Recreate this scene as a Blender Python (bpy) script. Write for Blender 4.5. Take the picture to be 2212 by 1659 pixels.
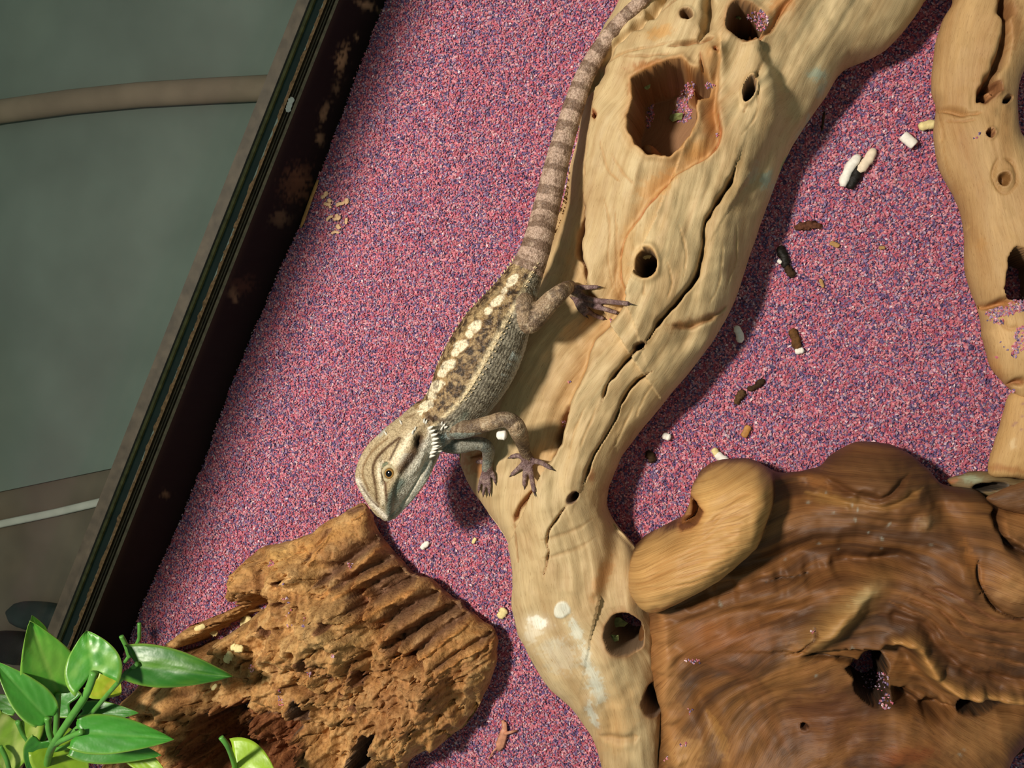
import bpy, bmesh, math, random
import numpy as np
from mathutils import Vector, Matrix

for o in list(bpy.data.objects):
    bpy.data.objects.remove(o)
SC = bpy.context.scene
COLL = SC.collection
random.seed(7)
RNG = np.random.RandomState(11)

# ------------------------------------------------------------------ camera, light, exposure
IW, IH = 2212.0, 1659.0
FPX = 1840.0                       # focal length in pixels of the 2212 px wide frame
TILT = math.radians(15.0)          # phone tipped towards the glass front
DC = 0.331                         # distance lens - sand along the axis (metres)
CAM = np.array([DC * math.sin(TILT), 0.0, DC * math.cos(TILT)])
FWD = np.array([-math.sin(TILT), 0.0, -math.cos(TILT)])
RGT = np.array([math.cos(TILT), 0.0, -math.sin(TILT)])
UPV = np.array([0.0, 1.0, 0.0])

cd = bpy.data.cameras.new('camera')
cam = bpy.data.objects.new('camera', cd)
COLL.objects.link(cam)
cam.location = CAM
cam.rotation_euler = (0.0, TILT, 0.0)
cd.sensor_fit = 'HORIZONTAL'
cd.sensor_width = 36.0
cd.lens = 36.0 * FPX / IW
cd.clip_start = 0.005
cd.clip_end = 20
SC.camera = cam

wd = bpy.data.worlds.new('room_ambience')
SC.world = wd
wd.use_nodes = True
wd.node_tree.nodes['Background'].inputs[0].default_value = (0.74, 0.92, 0.82, 1)
wd.node_tree.nodes['Background'].inputs[1].default_value = 0.22

def lamp(name, loc, aim, power, size, col):
    ld = bpy.data.lights.new(name, 'AREA')
    ld.shape = 'DISK'
    ld.size = size
    ld.energy = power
    ld.color = col
    lo = bpy.data.objects.new(name, ld)
    COLL.objects.link(lo)
    lo.location = loc
    lo.rotation_euler = (Vector(aim) - Vector(loc)).to_track_quat('-Z', 'Y').to_euler()
    return lo
lamp('basking_lamp_offscreen', (-0.19, 0.08, 0.58), (0.0, 0.0, 0.0), 4.6, 0.06, (1.0, 0.92, 0.80))

SC.view_settings.view_transform = 'Standard'
SC.view_settings.look = 'None'
SC.view_settings.gamma = 1.0
SC.view_settings.exposure = 0.1
SC.view_settings.use_curve_mapping = False

# ------------------------------------------------------------------ projection helpers
def up(px, py, z):
    """world point on the plane at height z that shows at photo pixel (px, py)"""
    px = np.asarray(px, float); py = np.asarray(py, float); z = np.asarray(z, float)
    u = (px - IW / 2) / FPX; v = -(py - IH / 2) / FPX
    dx = FWD[0] + u * RGT[0]; dy = v; dz = FWD[2] + u * RGT[2]
    t = (z - CAM[2]) / dz
    return np.stack([CAM[0] + t * dx, CAM[1] + t * dy, CAM[2] + t * dz + 0 * px], -1)

def pj(X, Y, Z):
    rx = X - CAM[0]; ry = Y - CAM[1]; rz = Z - CAM[2]
    d = rx * FWD[0] + rz * FWD[2]
    u = (rx * RGT[0] + rz * RGT[2]) / d
    return IW / 2 + FPX * u, IH / 2 - FPX * ry / d

def V(px, py, z):
    return Vector(up(px, py, z).tolist())

def L(r, g, b):
    f = lambda c: (c / 255.0) / 12.92 if c <= 10 else (((c / 255.0) + 0.055) / 1.055) ** 2.4
    return np.array([f(r), f(g), f(b)])

# ------------------------------------------------------------------ numpy noise
_T = np.random.RandomState(3).rand(256, 256) * 2 - 1
def vn(x, y, seed=0):
    x = np.asarray(x, float) + seed * 17.31; y = np.asarray(y, float) + seed * 7.77
    xi = np.floor(x).astype(int); yi = np.floor(y).astype(int)
    fx = x - xi; fy = y - yi
    fx = fx * fx * fx * (fx * (fx * 6 - 15) + 10); fy = fy * fy * fy * (fy * (fy * 6 - 15) + 10)
    a = _T[xi & 255, yi & 255]; b = _T[(xi + 1) & 255, yi & 255]
    c = _T[xi & 255, (yi + 1) & 255]; d = _T[(xi + 1) & 255, (yi + 1) & 255]
    return (a * (1 - fx) + b * fx) * (1 - fy) + (c * (1 - fx) + d * fx) * fy

def fbm(x, y, seed=0, oct=4):
    s = 0; a = 0.5
    for i in range(oct):
        s = s + a * vn(x * 2 ** i, y * 2 ** i, seed + i * 3); a *= 0.5
    return s

def smooth(a, b, x):
    t = np.clip((x - a) / (b - a), 0, 1)
    return t * t * (3 - 2 * t)

def catmull(pts, n=6, closed=True):
    P = np.array(pts, float); m = len(P); out = []
    rng = range(m if closed else m - 1)
    for i in rng:
        if closed:
            p0, p1, p2, p3 = P[i - 1], P[i], P[(i + 1) % m], P[(i + 2) % m]
        else:
            p0, p1, p2, p3 = P[max(i - 1, 0)], P[i], P[i + 1], P[min(i + 2, m - 1)]
        for k in range(n):
            t = k / n
            out.append(0.5 * ((2 * p1) + (-p0 + p2) * t + (2 * p0 - 5 * p1 + 4 * p2 - p3) * t * t + (-p0 + 3 * p1 - 3 * p2 + p3) * t ** 3))
    if not closed:
        out.append(P[-1])
    return np.array(out)

def poly_dist(X, Y, P, closed=False):
    """distance, signed side, arclength and nearest point to a polyline"""
    best = np.full(X.shape, 1e18); sgn = np.zeros(X.shape); tt = np.zeros(X.shape)
    nx = np.zeros(X.shape); ny = np.zeros(X.shape); acc = 0.0
    n = len(P)
    for i in range(n if closed else n - 1):
        a = P[i]; b = P[(i + 1) % n]
        dx, dy = b[0] - a[0], b[1] - a[1]; l2 = dx * dx + dy * dy
        if l2 < 1e-20: continue
        t = np.clip(((X - a[0]) * dx + (Y - a[1]) * dy) / l2, 0, 1)
        qx = a[0] + t * dx; qy = a[1] + t * dy
        d = (X - qx) ** 2 + (Y - qy) ** 2
        m = d < best
        best = np.where(m, d, best); nx = np.where(m, qx, nx); ny = np.where(m, qy, ny)
        sgn = np.where(m, np.sign(dx * (Y - a[1]) - dy * (X - a[0])), sgn)
        ln = math.sqrt(l2); tt = np.where(m, acc + t * ln, tt); acc += ln
    return np.sqrt(best), sgn, tt, nx, ny

def inside_poly(X, Y, P):
    r = np.zeros(X.shape, bool); n = len(P)
    for i in range(n):
        a = P[i]; b = P[(i + 1) % n]
        if a[1] == b[1]: continue
        c = ((a[1] > Y) != (b[1] > Y)) & (X < (b[0] - a[0]) * (Y - a[1]) / (b[1] - a[1]) + a[0])
        r ^= c
    return r

def poisson(mask, h, it=70):
    if min(mask.shape) > 20:
        c = poisson(mask[::2, ::2], 2 * h, it)
        u = np.repeat(np.repeat(c, 2, 0), 2, 1)[:mask.shape[0], :mask.shape[1]]
    else:
        u = np.zeros(mask.shape); it = 400
    u = np.where(mask, u, 0)
    for k in range(it):
        p = np.pad(u, 1)
        u = np.where(mask, 0.25 * (p[:-2, 1:-1] + p[2:, 1:-1] + p[1:-1, :-2] + p[1:-1, 2:] + 2 * h * h), 0)
    return u

# ------------------------------------------------------------------ object helpers
def tag(o, label=None, cat=None, group=None, kind=None):
    if label: o['label'] = label
    if cat: o['category'] = cat
    if group: o['group'] = group
    if kind: o['kind'] = kind
    return o

def link(o, parent=None):
    COLL.objects.link(o)
    if parent is not None: o.parent = parent
    return o

def empty(name, loc=(0, 0, 0)):
    o = bpy.data.objects.new(name, None)
    o.empty_display_size = 0.01
    o.location = loc
    return link(o)

def mesh_obj(name, verts, faces, mat, parent=None, col=None, vec=None, smooth_shade=True, world=True):
    """one mesh object; the origin sits at the mesh's base"""
    v = np.asarray(verts, float)
    if parent is None:
        org = np.array([(v[:, 0].min() + v[:, 0].max()) / 2, (v[:, 1].min() + v[:, 1].max()) / 2, v[:, 2].min()])
    else:
        org = np.array(parent.matrix_world.translation) if world else np.zeros(3)
        p = parent; org = np.zeros(3)
        while p is not None:
            org = org + np.array(p.location); p = p.parent
    me = bpy.data.meshes.new(name)
    f = faces
    if isinstance(f, np.ndarray):
        k = f.shape[1]
        me.vertices.add(len(v)); me.vertices.foreach_set('co', (v - org).ravel())
        me.loops.add(f.size); me.loops.foreach_set('vertex_index', f.astype(np.int32).ravel())
        me.polygons.add(len(f)); me.polygons.foreach_set('loop_start', np.arange(0, f.size, k, dtype=np.int32))
        me.polygons.foreach_set('loop_total', np.full(len(f), k, dtype=np.int32))
        me.update(calc_edges=True)
    else:
        me.from_pydata((v - org).tolist(), [], [list(q) for q in f])
    me.validate(verbose=False)
    me.polygons.foreach_set('use_smooth', np.full(len(me.polygons), smooth_shade, dtype=bool))
    if col is not None:
        a = me.attributes.new('Col', 'FLOAT_COLOR', 'POINT')
        c = np.ones((len(v), 4)); c[:, :3] = col
        a.data.foreach_set('color', c.ravel())
    if vec is not None:
        a = me.attributes.new('grain', 'FLOAT_VECTOR', 'POINT')
        a.data.foreach_set('vector', np.asarray(vec, float).ravel())
    me.materials.append(mat)
    o = bpy.data.objects.new(name, me)
    if parent is None: o.location = org
    return link(o, parent)

# ------------------------------------------------------------------ materials
def new_mat(name):
    m = bpy.data.materials.new(name); m.use_nodes = True
    nt = m.node_tree
    for n in list(nt.nodes): nt.nodes.remove(n)
    out = nt.nodes.new('ShaderNodeOutputMaterial')
    b = nt.nodes.new('ShaderNodeBsdfPrincipled')
    nt.links.new(b.outputs[0], out.inputs[0])
    return m, nt, b

def nd(nt, typ, **kw):
    n = nt.nodes.new(typ)
    for k, v in kw.items(): setattr(n, k, v)
    return n

def ramp(nt, fac, stops):
    r = nd(nt, 'ShaderNodeValToRGB')
    e = r.color_ramp.elements
    while len(e) < len(stops): e.new(0.5)
    for q, (p, c) in zip(e, stops):
        q.position = p; q.color = (*c, 1) if len(c) == 3 else c
    nt.links.new(fac, r.inputs[0])
    return r.outputs[0]

def mixc(nt, a, b, fac, mode='MULTIPLY'):
    m = nd(nt, 'ShaderNodeMix', data_type='RGBA', blend_type=mode)
    for sock, val in ((m.inputs['Factor'], fac), (m.inputs['A'], a), (m.inputs['B'], b)):
        pass
    ins = [s for s in m.inputs if s.enabled]
    f, A, B = m.inputs[0], m.inputs[6], m.inputs[7]
    for sock, val in ((f, fac), (A, a), (B, b)):
        if hasattr(val, 'is_linked'): nt.links.new(val, sock)
        elif isinstance(val, (int, float)): sock.default_value = val
        else: sock.default_value = (*val, 1)
    return m.outputs[2]

def wood_mat(name, across=1.7, along=0.16, contrast=0.35, rough=0.62, bump=0.25, spec=0.3, zsc=0.05, pore=0.75):
    """driftwood: colour attribute x fibre noise laid along the grain attribute (millimetres)"""
    m, nt, b = new_mat(name)
    ca = nd(nt, 'ShaderNodeAttribute', attribute_name='Col')
    ga = nd(nt, 'ShaderNodeAttribute', attribute_name='grain')
    mp = nd(nt, 'ShaderNodeMapping'); mp.inputs['Scale'].default_value = (across, along, zsc)
    nt.links.new(ga.outputs['Vector'], mp.inputs[0])
    n1 = nd(nt, 'ShaderNodeTexNoise'); n1.inputs['Scale'].default_value = 1.0; n1.inputs['Detail'].default_value = 5; n1.inputs['Roughness'].default_value = 0.6
    nt.links.new(mp.outputs[0], n1.inputs['Vector'])
    mp2 = nd(nt, 'ShaderNodeMapping'); mp2.inputs['Scale'].default_value = (across * 0.22, along * 0.35, zsc * 0.3); mp2.inputs['Location'].default_value = (31, 7, 3)
    nt.links.new(ga.outputs['Vector'], mp2.inputs[0])
    n2 = nd(nt, 'ShaderNodeTexNoise'); n2.inputs['Scale'].default_value = 1.0; n2.inputs['Detail'].default_value = 3
    nt.links.new(mp2.outputs[0], n2.inputs['Vector'])
    c = contrast
    f1 = ramp(nt, n1.outputs[0], [(0.22, (1 - 1.5 * c, 1 - 1.7 * c, 1 - 1.9 * c)), (0.5, (1, 1, 1)), (0.8, (1 + .35 * c, 1 + .3 * c, 1 + .2 * c))])
    f2 = ramp(nt, n2.outputs[0], [(0.25, (1 - .7 * c, 1 - .95 * c, 1 - 1.2 * c)), (0.55, (1, 1, 1)), (0.85, (1 + .25 * c, 1 + .2 * c, 1 + .15 * c))])
    # fine dark pores, short strokes along the grain
    mp3 = nd(nt, 'ShaderNodeMapping'); mp3.inputs['Scale'].default_value = (across * 1.1, along * 2.2, zsc); mp3.inputs['Location'].default_value = (5, 77, 3)
    nt.links.new(ga.outputs['Vector'], mp3.inputs[0])
    n3 = nd(nt, 'ShaderNodeTexNoise'); n3.inputs['Scale'].default_value = 1.0; n3.inputs['Detail'].default_value = 2
    nt.links.new(mp3.outputs[0], n3.inputs['Vector'])
    f3 = ramp(nt, n3.outputs[0], [(0.27, (.5, .40, .31)), (0.36, (1, 1, 1))])
    col = mixc(nt, mixc(nt, mixc(nt, ca.outputs['Color'], f1, 1.0), f2, 1.0), f3, pore)
    nt.links.new(col, b.inputs['Base Color'])
    b.inputs['Roughness'].default_value = rough
    b.inputs['Specular IOR Level'].default_value = spec
    bp = nd(nt, 'ShaderNodeBump'); bp.inputs['Strength'].default_value = bump; bp.inputs['Distance'].default_value = 0.0005
    ad = nd(nt, 'ShaderNodeMath', operation='ADD')
    nt.links.new(n1.outputs[0], ad.inputs[0]); nt.links.new(n3.outputs[0], ad.inputs[1])
    nt.links.new(ad.outputs[0], bp.inputs['Height'])
    nt.links.new(bp.outputs[0], b.inputs['Normal'])
    return m

def attr_mat(name, rough=0.6, spec=0.3, bump_scale=None, bump=0.3, dist=0.0003, speck=0.0):
    m, nt, b = new_mat(name)
    ca = nd(nt, 'ShaderNodeAttribute', attribute_name='Col')
    col = ca.outputs['Color']
    if bump_scale:
        tc = nd(nt, 'ShaderNodeTexCoord')
        n = nd(nt, 'ShaderNodeTexNoise'); n.inputs['Scale'].default_value = bump_scale; n.inputs['Detail'].default_value = 4
        nt.links.new(tc.outputs['Object'], n.inputs['Vector'])
        bp = nd(nt, 'ShaderNodeBump'); bp.inputs['Strength'].default_value = bump; bp.inputs['Distance'].default_value = dist
        nt.links.new(n.outputs[0], bp.inputs['Height']); nt.links.new(bp.outputs[0], b.inputs['Normal'])
        if speck:
            f = ramp(nt, n.outputs[0], [(0.3, (1 - speck,) * 3), (0.6, (1, 1, 1)), (0.8, (1 + speck * .4,) * 3)])
            col = mixc(nt, col, f, 1.0)
    nt.links.new(col, b.inputs['Base Color'])
    b.inputs['Roughness'].default_value = rough
    b.inputs['Specular IOR Level'].default_value = spec
    return m

def plain_mat(name, rgb, rough=0.6, spec=0.3, nscale=400, var=0.25, bump=0.2, dist=0.0003, metal=0):
    m, nt, b = new_mat(name)
    tc = nd(nt, 'ShaderNodeTexCoord')
    n = nd(nt, 'ShaderNodeTexNoise'); n.inputs['Scale'].default_value = nscale; n.inputs['Detail'].default_value = 4
    nt.links.new(tc.outputs['Object'], n.inputs['Vector'])
    rgb = np.asarray(rgb, float)
    c = ramp(nt, n.outputs[0], [(0.3, tuple(rgb * (1 - var))), (0.7, tuple(np.minimum(rgb * (1 + var), 1)))])
    nt.links.new(c, b.inputs['Base Color'])
    bp = nd(nt, 'ShaderNodeBump'); bp.inputs['Strength'].default_value = bump; bp.inputs['Distance'].default_value = dist
    nt.links.new(n.outputs[0], bp.inputs['Height']); nt.links.new(bp.outputs[0], b.inputs['Normal'])
    b.inputs['Roughness'].default_value = rough
    b.inputs['Specular IOR Level'].default_value = spec
    b.inputs['Metallic'].default_value = metal
    return m

# ------------------------------------------------------------------ tubes
def tube(pts, radii, n=10, squash=1.0, lump=0.0, seed=0, cap=True):
    """closed tapering tube along 3-D points -> verts, faces"""
    P = [Vector(p) for p in pts]; vs = []; fs = []
    up0 = Vector((0.13, 0.21, 0.97))
    for i, p in enumerate(P):
        t = (P[min(i + 1, len(P) - 1)] - P[max(i - 1, 0)]).normalized()
        s = t.cross(up0)
        if s.length < 1e-4: s = t.cross(Vector((1, 0, 0)))
        s.normalize(); w = s.cross(t)
        for k in range(n):
            a = 2 * math.pi * k / n
            r = radii[i] * (1 + lump * float(vn(i * 0.9 + seed * 3.1, k * 0.8 + seed)))
            vs.append(p + s * (math.cos(a) * r) + w * (math.sin(a) * r * squash))
    for i in range(len(P) - 1):
        for k in range(n):
            fs.append((i * n + k, i * n + (k + 1) % n, (i + 1) * n + (k + 1) % n, (i + 1) * n + k))
    if cap:
        a = len(vs); vs.append(P[0]); vs.append(P[-1])
        m = (len(P) - 1) * n
        for k in range(n):
            fs.append((a, (k + 1) % n, k)); fs.append((a + 1, m + k, m + (k + 1) % n))
    return [tuple(v) for v in vs], fs

def join(parts):
    vs = []; fs = []
    for v, f in parts:
        o = len(vs); vs += list(v); fs += [tuple(i + o for i in q) for q in f]
    return vs, fs

# ------------------------------------------------------------------ sculpted driftwood (closed inflated bodies)
class Wood:
    def __init__(s, outline, z0, step=0.00045, k=0.85, hmax=None, axis=None, base=(200, 160, 105), seed=0, wob=2.0, smooth_out=True):
        P = catmull(outline, 5) if smooth_out else np.array(outline, float)
        if wob:
            ang = np.arange(len(P))
            P = P + wob * np.stack([vn(ang * 0.45, 3.1, seed), vn(ang * 0.45, 9.2, seed + 1)], -1)
        s.poly = up(P[:, 0], P[:, 1], z0)[:, :2]
        s.z0 = z0; s.step = step; s.seed = seed
        x0, y0 = s.poly.min(0) - 3 * step; x1, y1 = s.poly.max(0) + 3 * step
        s.xs = np.arange(x0, x1, step); s.ys = np.arange(y0, y1, step)
        s.X, s.Y = np.meshgrid(s.xs, s.ys)
        s.inn = inside_poly(s.X, s.Y, s.poly)
        u = poisson(s.inn, step)
        # true distance to the contour near the edge removes the grid's staircase
        nb = ~s.inn
        for _ in range(8):
            q = np.pad(nb, 1, constant_values=True); nb = q[1:-1, 1:-1] | q[:-2, 1:-1] | q[2:, 1:-1] | q[1:-1, :-2] | q[1:-1, 2:]
        nb &= s.inn
        dd = np.zeros(u.shape); dd[nb] = poly_dist(s.X[nb], s.Y[nb], s.poly, True)[0]
        r = np.where(nb, u / np.maximum(dd, step * .35), 0.0); wt = nb.astype(float)
        for _ in range(14):
            a = np.pad(r * wt, 1); c_ = np.pad(wt, 1)
            num = a[1:-1, 1:-1] + a[:-2, 1:-1] + a[2:, 1:-1] + a[1:-1, :-2] + a[1:-1, 2:]
            den = c_[1:-1, 1:-1] + c_[:-2, 1:-1] + c_[2:, 1:-1] + c_[1:-1, :-2] + c_[1:-1, 2:]
            r = np.where(nb, num / np.maximum(den, 1), r)
        k_ = 1 - smooth(2.5 * step, 6 * step, dd)
        u = np.where(nb, u * (1 - k_) + r * dd * k_, u)
        # the first ring of vertices sits at one distance from the contour
        q = np.pad(~s.inn, 1, constant_values=True)
        ring = s.inn & (q[:-2, 1:-1] | q[2:, 1:-1] | q[1:-1, :-2] | q[1:-1, 2:] | q[:-2, :-2] | q[2:, 2:] | q[:-2, 2:] | q[2:, :-2])
        d_, _, _, cx, cy = poly_dist(s.X[ring], s.Y[ring], s.poly, True)
        ok = d_ > 1e-5; d0 = step * .7; f_ = np.where(ok, d0 / np.maximum(d_, 1e-9), 1.0)
        X_ = s.X.copy(); Y_ = s.Y.copy(); X_[ring] = cx + (s.X[ring] - cx) * f_; Y_[ring] = cy + (s.Y[ring] - cy) * f_
        s.X, s.Y = X_, Y_
        u[ring] = r[ring] * np.where(ok, d0, d_)
        h = np.sqrt(np.maximum(u, 0)) * k
        if hmax: h = hmax * np.tanh(h / hmax)
        s.dome = h
        s.Z = z0 + h
        s.PX, s.PY = pj(s.X, s.Y, s.Z)
        s.WX = s.PX + 2.2 * vn(s.PX / 16, s.PY / 16, seed + 5) + 5 * vn(s.PX / 60, s.PY / 60, seed + 6)
        s.WY = s.PY + 2.2 * vn(s.PX / 16, s.PY / 16, seed + 7) + 5 * vn(s.PX / 60, s.PY / 60, seed + 8)
        s.C = np.tile(L(*base), s.X.shape + (1,))
        s.low = 0.38 * float(L(*base) @ np.array([.2126, .7152, .0722]))
        if axis is not None:
            A = catmull(axis, 5, closed=False)
            d, sg, t, _, _ = poly_dist(s.PX, s.PY, A)
            s.GS = d * sg * 0.17; s.GT = t * 0.17
        else:
            s.GS = s.PY * 0.17; s.GT = s.PX * 0.17
        s.edge = smooth(0.0, 0.004, h)       # fades features out towards the contour
    def paint(s, w, col, keep=False):
        w = np.clip(w, 0, 1)[..., None]
        c = L(*col)
        if not keep:       # cracks and hollows are painted a darker brown, which adds to their depth's shade
            lu = float(c @ np.array([.2126, .7152, .0722])); c = c * max(1.0, s.low / lu)
        s.C = s.C * (1 - w) + c * w
    def ell(s, cx, cy, rx, ry, rot=0, warp=True):
        x, y = (s.WX, s.WY) if warp else (s.PX, s.PY)
        a = math.radians(rot); dx = x - cx; dy = y - cy
        return np.hypot((dx * math.cos(a) + dy * math.sin(a)) / rx, (-dx * math.sin(a) + dy * math.cos(a)) / ry)
    def bump(s, cx, cy, rx, ry, rot, h, col=None, cs=0.5):
        g = np.exp(-s.ell(cx, cy, rx, ry, rot) ** 2)
        s.Z += h * g * s.edge
        if col: s.paint(g * cs, col)
    def stain(s, cx, cy, rx, ry, rot, col, st=0.7, breakup=0.5, fr=9.0):
        g = np.exp(-s.ell(cx, cy, rx, ry, rot) ** 2 * 1.2)
        if breakup:
            nz = fbm(s.PX / fr, s.PY / fr, s.seed + int(cx) % 50, 3)
            g = g * (1 - breakup) + breakup * smooth(0.25, 0.6, g * 0.9 + nz * 0.7) * np.minimum(1, g * 2.5)
        s.paint(g * st, col)
    def hole(s, cx, cy, rx, ry, rot=0, depth=0.03, sharp=0.12, lip=0.0, col=(60, 38, 22), rim=(110, 70, 38), floor=-0.004, rimw=0.25):
        e = s.ell(cx, cy, rx, ry, rot)
        s._hole(e, depth, sharp, lip, col, rim, floor, rimw)
    def hole_poly(s, P, scale, depth=0.03, sharp=0.12, lip=0.0, col=(60, 38, 22), rim=(110, 70, 38), floor=-0.004, rimw=0.25):
        P = np.array(P, float)
        d, _, _, _, _ = poly_dist(s.WX, s.WY, P, True)
        ins = inside_poly(s.WX, s.WY, P)
        e = 1 + np.where(ins, -d, d) / scale
        s._hole(e, depth, sharp, lip, col, rim, floor, rimw)
    def _hole(s, e, depth, sharp, lip, col, rim, floor, rimw):
        w = 1 - smooth(1 - sharp * 2, 1.0, e)
        s.Z += lip * np.exp(-((e - 1.15) / 0.22) ** 2) * s.edge
        s.Z = np.maximum(s.Z - depth * w, np.minimum(s.Z, floor))
        s.paint(np.exp(-np.maximum(e - 1, 0) / rimw * 2.0) * 0.75, rim)
        s.paint(smooth(1.03, 0.95, e) * 0.96, col)
    def groove(s, pts, w, depth, col=None, cw=None, cs=0.8, taper=True, vshape=False):
        P = catmull(pts, 5, closed=False)
        d, sg, t, _, _ = poly_dist(s.WX * 0.5 + s.PX * 0.5, s.WY * 0.5 + s.PY * 0.5, P)
        tot = t.max() + 1e-6
        tp = np.clip(np.minimum(t, tot - t) / (0.12 * tot) + 0.25, 0, 1) if taper else 1
        tp = tp * (0.8 + 0.35 * vn(t / 22, 0.5, s.seed + 2))
        w_ = np.maximum(w * tp, 0.8)
        g = np.exp(-(d / w_) ** 2)
        s.Z -= depth * g * tp * s.edge
        if col is not None:
            cw_ = (cw or w * 1.1) * tp
            s.paint(np.exp(-(d / np.maximum(cw_, 0.8)) ** 2) * cs, col)
    def shelf(s, pts, side, w, depth, col=None, cw=None, cs=0.5, soft=3.0):
        """lower the wood on one side of a line (overlapping strands)"""
        P = catmull(pts, 5, closed=False)
        d, sg, t, _, _ = poly_dist(s.WX * 0.4 + s.PX * 0.6, s.WY * 0.4 + s.PY * 0.6, P)
        sd = d * sg * side
        g = 1 / (1 + np.exp(-np.clip(sd / soft, -40, 40))) * np.exp(-np.maximum(sd, 0) / w)
        g = g * np.exp(-(np.maximum(-sd - 6, 0) / 10) ** 2)
        s.Z -= depth * g * s.edge
        if col is not None: s.paint(np.exp(-np.maximum(sd, 0) / (cw or w)) * (sd > -3) * cs * np.exp(-(np.minimum(sd, 0) / 3) ** 2), col)
    def knot(s, cx, cy, R):
        """bend the grain round a knot"""
        m_s = 0.17
        i = np.argmin((s.PX - cx) ** 2 + (s.PY - cy) ** 2)
        s0 = s.GS.ravel()[i]
        r2 = ((s.PX - cx) ** 2 + (s.PY - cy) ** 2) * m_s ** 2; Rm = R * m_s
        s.GS = s0 + (s.GS - s0) * (1 + 0.9 * Rm ** 2 / (r2 + 0.15 * Rm ** 2)) ** 0.5
    def relief(s, amp_grain=0.00022, amp_lump=0.0012, lump=70, across=1.6, along=16, strand=0.0):
        s.GS = s.GS + 1.3 * vn(s.PX / 110, s.PY / 110, s.seed + 31) + 0.12 * vn(s.PX / 30, s.PY / 30, s.seed + 33)
        s.Z += s.edge * amp_lump * fbm(s.PX / lump, s.PY / lump, s.seed + 21, 3)
        s.Z += s.edge * strand * (vn(s.GS / 7.0, s.GT / 45.0, s.seed + 36) + 0.5 * vn(s.GS / 3.2, s.GT / 26.0, s.seed + 37))
        s.Z += s.edge * amp_grain * 0.5 * (vn(s.GS / across, s.GT / along, s.seed + 41) + 0.6 * vn(s.GS / (across * .45), s.GT / (along * .6), s.seed + 43))
    def tint(s, fr, cols, amt):
        """broad colour variation along the grain"""
        n = fbm(s.GS / fr, s.GT / (fr * 5), s.seed + 51, 3) * 1.6
        s.paint(np.clip(n, 0, 1) * amt, cols[0]); s.paint(np.clip(-n, 0, 1) * amt, cols[1])
    def zat(s, px, py):
        """height of the finished surface seen at a pixel"""
        px = np.atleast_1d(np.asarray(px, float)); py = np.atleast_1d(np.asarray(py, float))
        out = np.full(px.shape, 0.0); done = np.zeros(px.shape, bool)
        for zl in np.arange(0.09, -0.006, -0.0004):
            w = up(px, py, np.full(px.shape, zl))
            i = ((w[:, 0] - s.xs[0]) / s.step).round().astype(int); j = ((w[:, 1] - s.ys[0]) / s.step).round().astype(int)
            ok = (i >= 0) & (j >= 0) & (i < len(s.xs)) & (j < len(s.ys))
            i = np.clip(i, 0, len(s.xs) - 1); j = np.clip(j, 0, len(s.ys) - 1)
            hit = ok & s.inn[j, i] & (s.Z[j, i] >= zl) & ~done
            out[hit] = zl; done |= hit
        return out
    def build(s, name, mat, label, cat, group=None, g3=False):
        inn = s.inn; ny, nx = inn.shape
        cell = inn[:-1, :-1] | inn[1:, :-1] | inn[:-1, 1:] | inn[1:, 1:]
        use = np.zeros(inn.shape, bool)
        use[:-1, :-1] |= cell; use[1:, :-1] |= cell; use[:-1, 1:] |= cell; use[1:, 1:] |= cell
        out = use & ~inn
        X = s.X.copy(); Y = s.Y.copy(); Z = s.Z.copy()
        d, sg, t, qx, qy = poly_dist(X[out], Y[out], s.poly, True)
        X[out] = qx; Y[out] = qy; Z[out] = s.z0
        Zb = s.z0 - np.minimum(s.dome, 0.02 + s.z0)
        Zb = np.maximum(Zb, -0.008)
        Zb = np.minimum(Zb, Z - 0.0015)
        idx = -np.ones(inn.shape, int); n = use.sum(); idx[use] = np.arange(n)
        idb = idx.copy(); m = (use & inn).sum(); idb[use & inn] = n + np.arange(m)
        j, i = np.nonzero(cell)
        top = np.stack([idx[j, i], idx[j, i + 1], idx[j + 1, i + 1], idx[j + 1, i]], -1)
        bot = np.stack([idb[j, i], idb[j + 1, i], idb[j + 1, i + 1], idb[j, i + 1]], -1)
        ii = use & inn
        v = np.concatenate([np.stack([X[use], Y[use], Z[use]], -1), np.stack([X[ii], Y[ii], Zb[ii]], -1)])
        c = np.concatenate([s.C[use], s.C[ii]])
        g = np.concatenate([np.stack([s.GS[use], s.GT[use], 0 * s.GS[use]], -1), np.stack([s.GS[ii], s.GT[ii], 0 * s.GS[ii] + 9], -1)])
        if g3: g = v * 1000.0
        o = mesh_obj(name, v, np.concatenate([top, bot]), mat, col=c, vec=g)
        return tag(o, label, cat, group)
# ================================================================== SETTING
def XT(y):
    """pixel column of the sand-filled runner groove at row y"""
    return 704.0 - 0.397 * y
def sand_edge(y):
    ys = [-700, -200, 0, 200, 398, 550, 700, 800, 850, 900, 945, 960, 1000, 1060, 1100, 1160, 1250, 1340, 1420, 1600, 1900, 2500]
    xs = [1095, 895, 813, 734, 656, 600, 545, 506, 482, 455, 434, 431, 412, 380, 374, 332, 282, 240, 215, 128, -5, -270]
    return np.interp(y, ys, xs) + 9 * vn(np.asarray(y) / 34.0, 2.5, 4) * smooth(300, 800, np.asarray(y, float)) + 3 * vn(np.asarray(y) / 28.0, 6.5, 4) + 3 * vn(np.asarray(y) / 9.0, 2.5, 5)

def sand_z(X, Y):
    return 0.0016 * vn(X / 0.045, Y / 0.045, 3) + 0.0008 * vn(X / 0.016, Y / 0.016, 5)

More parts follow.
